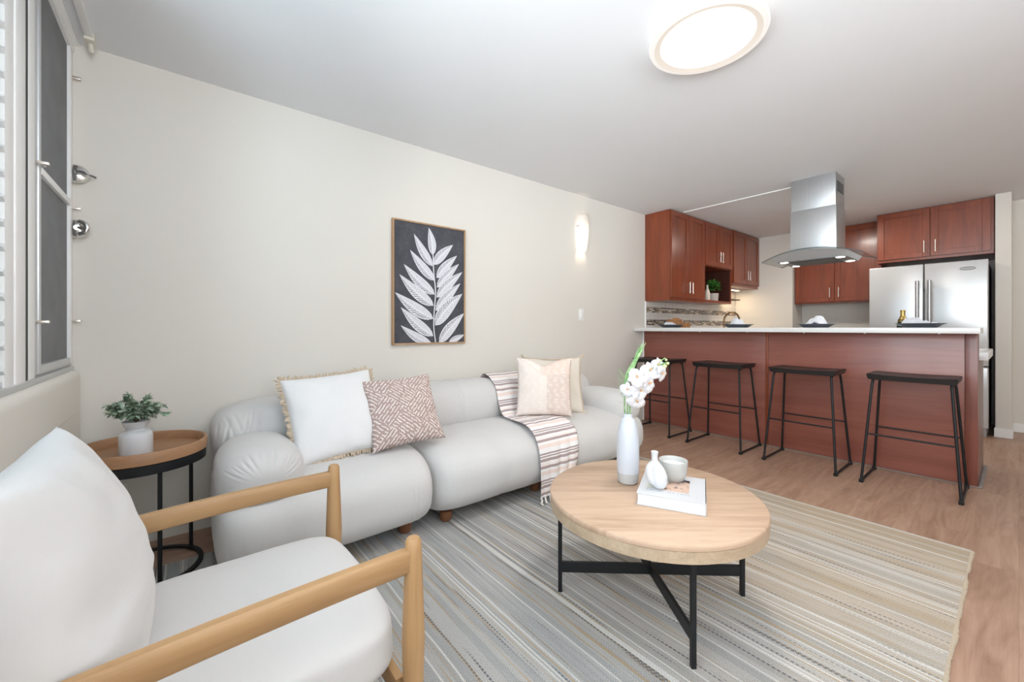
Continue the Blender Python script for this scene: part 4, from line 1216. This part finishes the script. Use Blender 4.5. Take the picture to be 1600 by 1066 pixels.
# backsplash, worktop, base cabinets along the wall
bm = B(); box(bm, 4.215, 6.617, 2.733, 2.745, .911, 1.66); struct('wall_backsplash', bm, M_tile)
bm = B(); box(bm, 4.203, 4.215, 2.731, 2.745, .911, 1.39, .001); struct('trim_4', bm, M_white)
bs2 = thing('base_cabinet', 'cherry base cabinet under the sink along the kitchen wall', 'cabinet', (5.4, 2.45, 0))
bm = B(); box(bm, 4.31, 6.615, 2.16, 2.744, .1, .87); box(bm, 4.31, 6.615, 2.20, 2.744, 0, .1); link('body', bm, M_cherry, bs2, False)
for k in range(5):
    bm = door_bm(.44, .72); bmesh.ops.translate(bm, verts=bm.verts, vec=(4.34 + k * .452, 2.159, .13)); d_ = link('door', bm, M_cherry, bs2)
    bm = handle_bm(.13); bmesh.ops.translate(bm, verts=bm.verts, vec=(4.38 + k * .452, 2.159, .74)); link('handle', bm, M_nickel, d_)
tag(link('sink_worktop', (lambda b_: (box(b_, 4.302, 6.616, 2.12, 2.732, .871, .91, .003), b_)[1])(B()), M_quartz, loc=(5.4, 2.4, .871)), 'white worktop along the tiled kitchen wall', 'countertop')
fc = thing('faucet', 'bronze gooseneck kitchen faucet behind the second plate from the wall', 'faucet', (5.88, 2.56, .91))
bm = B(); tube(bm, smooth_path([(5.88, 2.58, .91), (5.88, 2.58, 1.10), (5.885, 2.575, 1.22), (5.93, 2.53, 1.285), (5.99, 2.47, 1.275), (6.02, 2.44, 1.21), (6.02, 2.44, 1.18)], 8), .0125, 12); link('spout', bm, M_bronze, fc)
bm = B(); lathe(bm, [(0, 0), (.026, 0), (.026, .008), (.018, .014), (.016, .05), (0, .05)], 5.88, 2.58, .91, 20); link('base', bm, M_bronze, fc)
wbk = thing('wooden_block', 'brown wooden block with handles on the kitchen worktop, behind the plate at the wall end', 'knife block', (4.53, 2.5, .91))
bm = B(); box(bm, 4.36, 4.50, 2.44, 2.56, .911, 1.175, .008); box(bm, 4.505, 4.70, 2.45, 2.55, .911, 1.14, .008); link('block', bm, wood('knife_block_wood', lin(120, 76, 44), lin(186, 134, 88), 2, .5, 2.), wbk)
bm = B()
for k in range(4): box(bm, 4.375 + .03 * k, 4.393 + .03 * k, 2.47, 2.50, 1.17, 1.19 + .004 * (k % 2), .004)
link('handles', bm, wood('handle_wood', lin(150, 100, 60), lin(204, 156, 110), 2, .5, 2.), wbk)
ol = thing('tile_outlet', 'pale outlet plate on the tiled backsplash', 'outlet', (5.0, 2.733, 1.13))
bm = B(); box(bm, 4.965, 5.045, 2.727, 2.734, 1.065, 1.185, .002); link('plate', bm, plain('almond_plate', (.66, .6, .53), .4), ol)
bm = B()
for z in (1.10, 1.15): box(bm, 4.992, 5.018, 2.7255, 2.728, z - .013, z + .013, .001)
link('socket', bm, plain('almond_socket', (.52, .47, .41), .4), ol)
ul = thing('cabinet_light', 'warm strip light under the far corner wall cabinet', 'lamp', (6.2, 2.6, 1.64))
bm = B(); box(bm, 5.95, 6.45, 2.60, 2.66, 1.628, 1.645, .003); link('housing', bm, M_white, ul)
bm = B(); box(bm, 5.96, 6.44, 2.605, 2.655, 1.625, 1.628); link('diffuser', bm, m_emit('warm_strip_glow', (1, .74, .42), 5.), ul, False)
light('cabinet_light_glow', 'AREA', (6.2, 2.63, 1.62), 2.0, (1, .74, .44), shape='RECTANGLE', size=.5, size_y=.05)

# ---------------------------------------------------------------- refrigerator
fr = thing('refrigerator', 'silver french door refrigerator right of the kitchen cabinets', 'refrigerator', (6.5, .63, 0))
bm = B(); box(bm, 6.17, 6.98, .19, 1.07, .03, 1.742, .006); link('body', bm, plain('fridge_shaded_side', (.10, .10, .105), .45), fr)  # body coloured dark for the shadow on its side
for (a, b, c, d) in ((.185, .626, .70, 1.752), (.634, 1.072, .70, 1.752)):
    bm = B(); box(bm, 6.10, 6.165, a, b, c, d, .010, 3); dr = link('door', bm, M_fridge, fr)
    y = .626 - .042 if a < .3 else .634 + .042
    bm = B(); tube(bm, [(6.047, y, .83), (6.047, y, 1.575)], .0155, 12); link('handle', bm, M_steel, dr)
    bm = B()
    for z in (.87, 1.54): tube(bm, [(6.047, y, z), (6.105, y, z)], .010, 8)
    link('handle_post', bm, M_steel, dr)
bm = B(); box(bm, 6.10, 6.165, .185, 1.072, .09, .69, .010, 3); dw = link('drawer', bm, M_fridge, fr)
bm = B(); tube(bm, [(6.047, .25, .61), (6.047, 1.0, .61)], .0135, 12)
for y in (.3, .95): tube(bm, [(6.047, y, .61), (6.105, y, .61)], .010, 8)
link('handle', bm, M_steel, dw)
bm = B(); box(bm, 6.14, 6.18, .2, 1.06, .0, .085, .004); link('kick_plate', bm, plain('fridge_kick_grey', (.4, .4, .4), .5), fr)
bm = B()
ring = []
for k in range(40):
    a = 2 * PI * k / 40; ring.append((6.0985, .322 + .052 * math.cos(a), 1.672 + .014 * math.sin(a)))
ring.append(ring[0]); tube(bm, ring, .0035, 6, cap=False); tube(bm, [(6.099, .29, 1.672), (6.099, .354, 1.672)], .0022, 6)
link('badge', bm, plain('badge_grey', (.22, .22, .22), .35, .6), fr)

# ---------------------------------------------------------------- range hood
hd = thing('range_hood', 'stainless island range hood with curved glass canopy hanging over the bar', 'range hood', (4.4, 1.13, 2.4))
YC = 1.118
bm = B(); box(bm, 4.282, 4.56, .968, 1.292, 2.12, 2.4, .003); box(bm, 4.277, 4.565, .963, 1.297, 1.735, 2.122, .003); link('chimney', bm, M_steel, hd)
bm = B()
box(bm, 4.318, 4.515, .9665, .969, 2.245, 2.335)
link('vent_grille', bm, plain('vent_dark', (.02, .02, .02), .6), hd, False)
bm = B()
for k in range(7): box(bm, 4.322 + k * .028, 4.330 + k * .028, .9645, .968, 2.247, 2.333)
link('vent_slats', bm, plain('vent_slat_grey', (.12, .12, .12), .5), hd, False)
zt = lambda y: 1.742 - .072 * ((y - YC) / .36) ** 2
bm = B(); N_ = 36; Wd = .36
tops = []; bots = []
for i in range(N_ + 1):
    y = YC - Wd + 2 * Wd * i / N_; q = (y - YC) / Wd
    xf, xb = 4.06 + .07 * q * q, 4.64
    tops.append((bm.verts.new((xf, y, zt(y) + .006)), bm.verts.new((xb, y, zt(y) + .006)))); bots.append((bm.verts.new((xf, y, zt(y))), bm.verts.new((xb, y, zt(y)))))
for i in range(N_):
    for A in (tops, bots): bm.faces.new((A[i][0], A[i][1], A[i + 1][1], A[i + 1][0]))
    for e_ in (0, 1): bm.faces.new((tops[i][e_], tops[i + 1][e_], bots[i + 1][e_], bots[i][e_]))
for i in (0, N_): bm.faces.new((tops[i][0], tops[i][1], bots[i][1], bots[i][0]))
link('glass_canopy', bm, M_hoodglass, hd)
bm = B(); tube(bm, [(4.058 + .07 * ((y - YC) / Wd) ** 2, y, zt(y) + .003) for y in [YC - Wd + 2 * Wd * i / N_ for i in range(N_ + 1)]], .0036, 6); tube(bm, [(4.642, y, zt(y) + .003) for y in [YC - Wd + 2 * Wd * i / N_ for i in range(N_ + 1)]], .0036, 6); link('glass_edge', bm, plain('dark_glass_edge', (.10, .12, .12), .2), hd)
bm = B(); Wb = .265; N2 = 24; V = []
for i in range(N2 + 1):
    y = YC - Wb + 2 * Wb * i / N2; yb = YC + (y - YC) * .93
    V.append([bm.verts.new((4.10 + .02 * ((y - YC) / Wb) ** 2, y, zt(y) - .001)), bm.verts.new((4.60, y, zt(y) - .001)), bm.verts.new((4.56, yb, 1.662)), bm.verts.new((4.135, yb, 1.662))])
for A, Bq in zip(V, V[1:]):
    for k in range(4): bm.faces.new((A[k], A[(k + 1) % 4], Bq[(k + 1) % 4], Bq[k]))
bm.faces.new(V[0]); bm.faces.new(V[-1][::-1]); link('hood_body', bm, M_steel, hd, autos=25)
bm = B(); box(bm, 4.20, 4.49, .945, 1.285, 1.652, 1.660, .003)
u_ = B(); box(u_, 4.148, 4.55, .875, 1.36, 1.6585, 1.6625); link('underside', u_, brushed('shaded_steel_underside', (.26, .265, .27), .4), hd, False)  # added plate, shade under the hood put into a darker steel colour
link('filter', bm, plain('filter_grey', (.07, .07, .07), .45, .6), hd, False)
for (x, y) in ((4.185, 1.315), (4.50, 1.315), (4.185, .915), (4.50, .915)):
    bm = B(); lathe(bm, [(0, 1.655), (.028, 1.655), (.032, 1.659)], x, y, 0, 20); link('hood_light', bm, m_emit('hood_spot_glow', (1, .95, .85), 6.), hd)
    light('hood_spot', 'SPOT', (x, y, 1.65), 4, (1, .93, .82), spot_size=1.9, spot_blend=.6, shadow_soft_size=.02)

for o in bpy.data.objects:
    if '_local' in o: del o['_local']
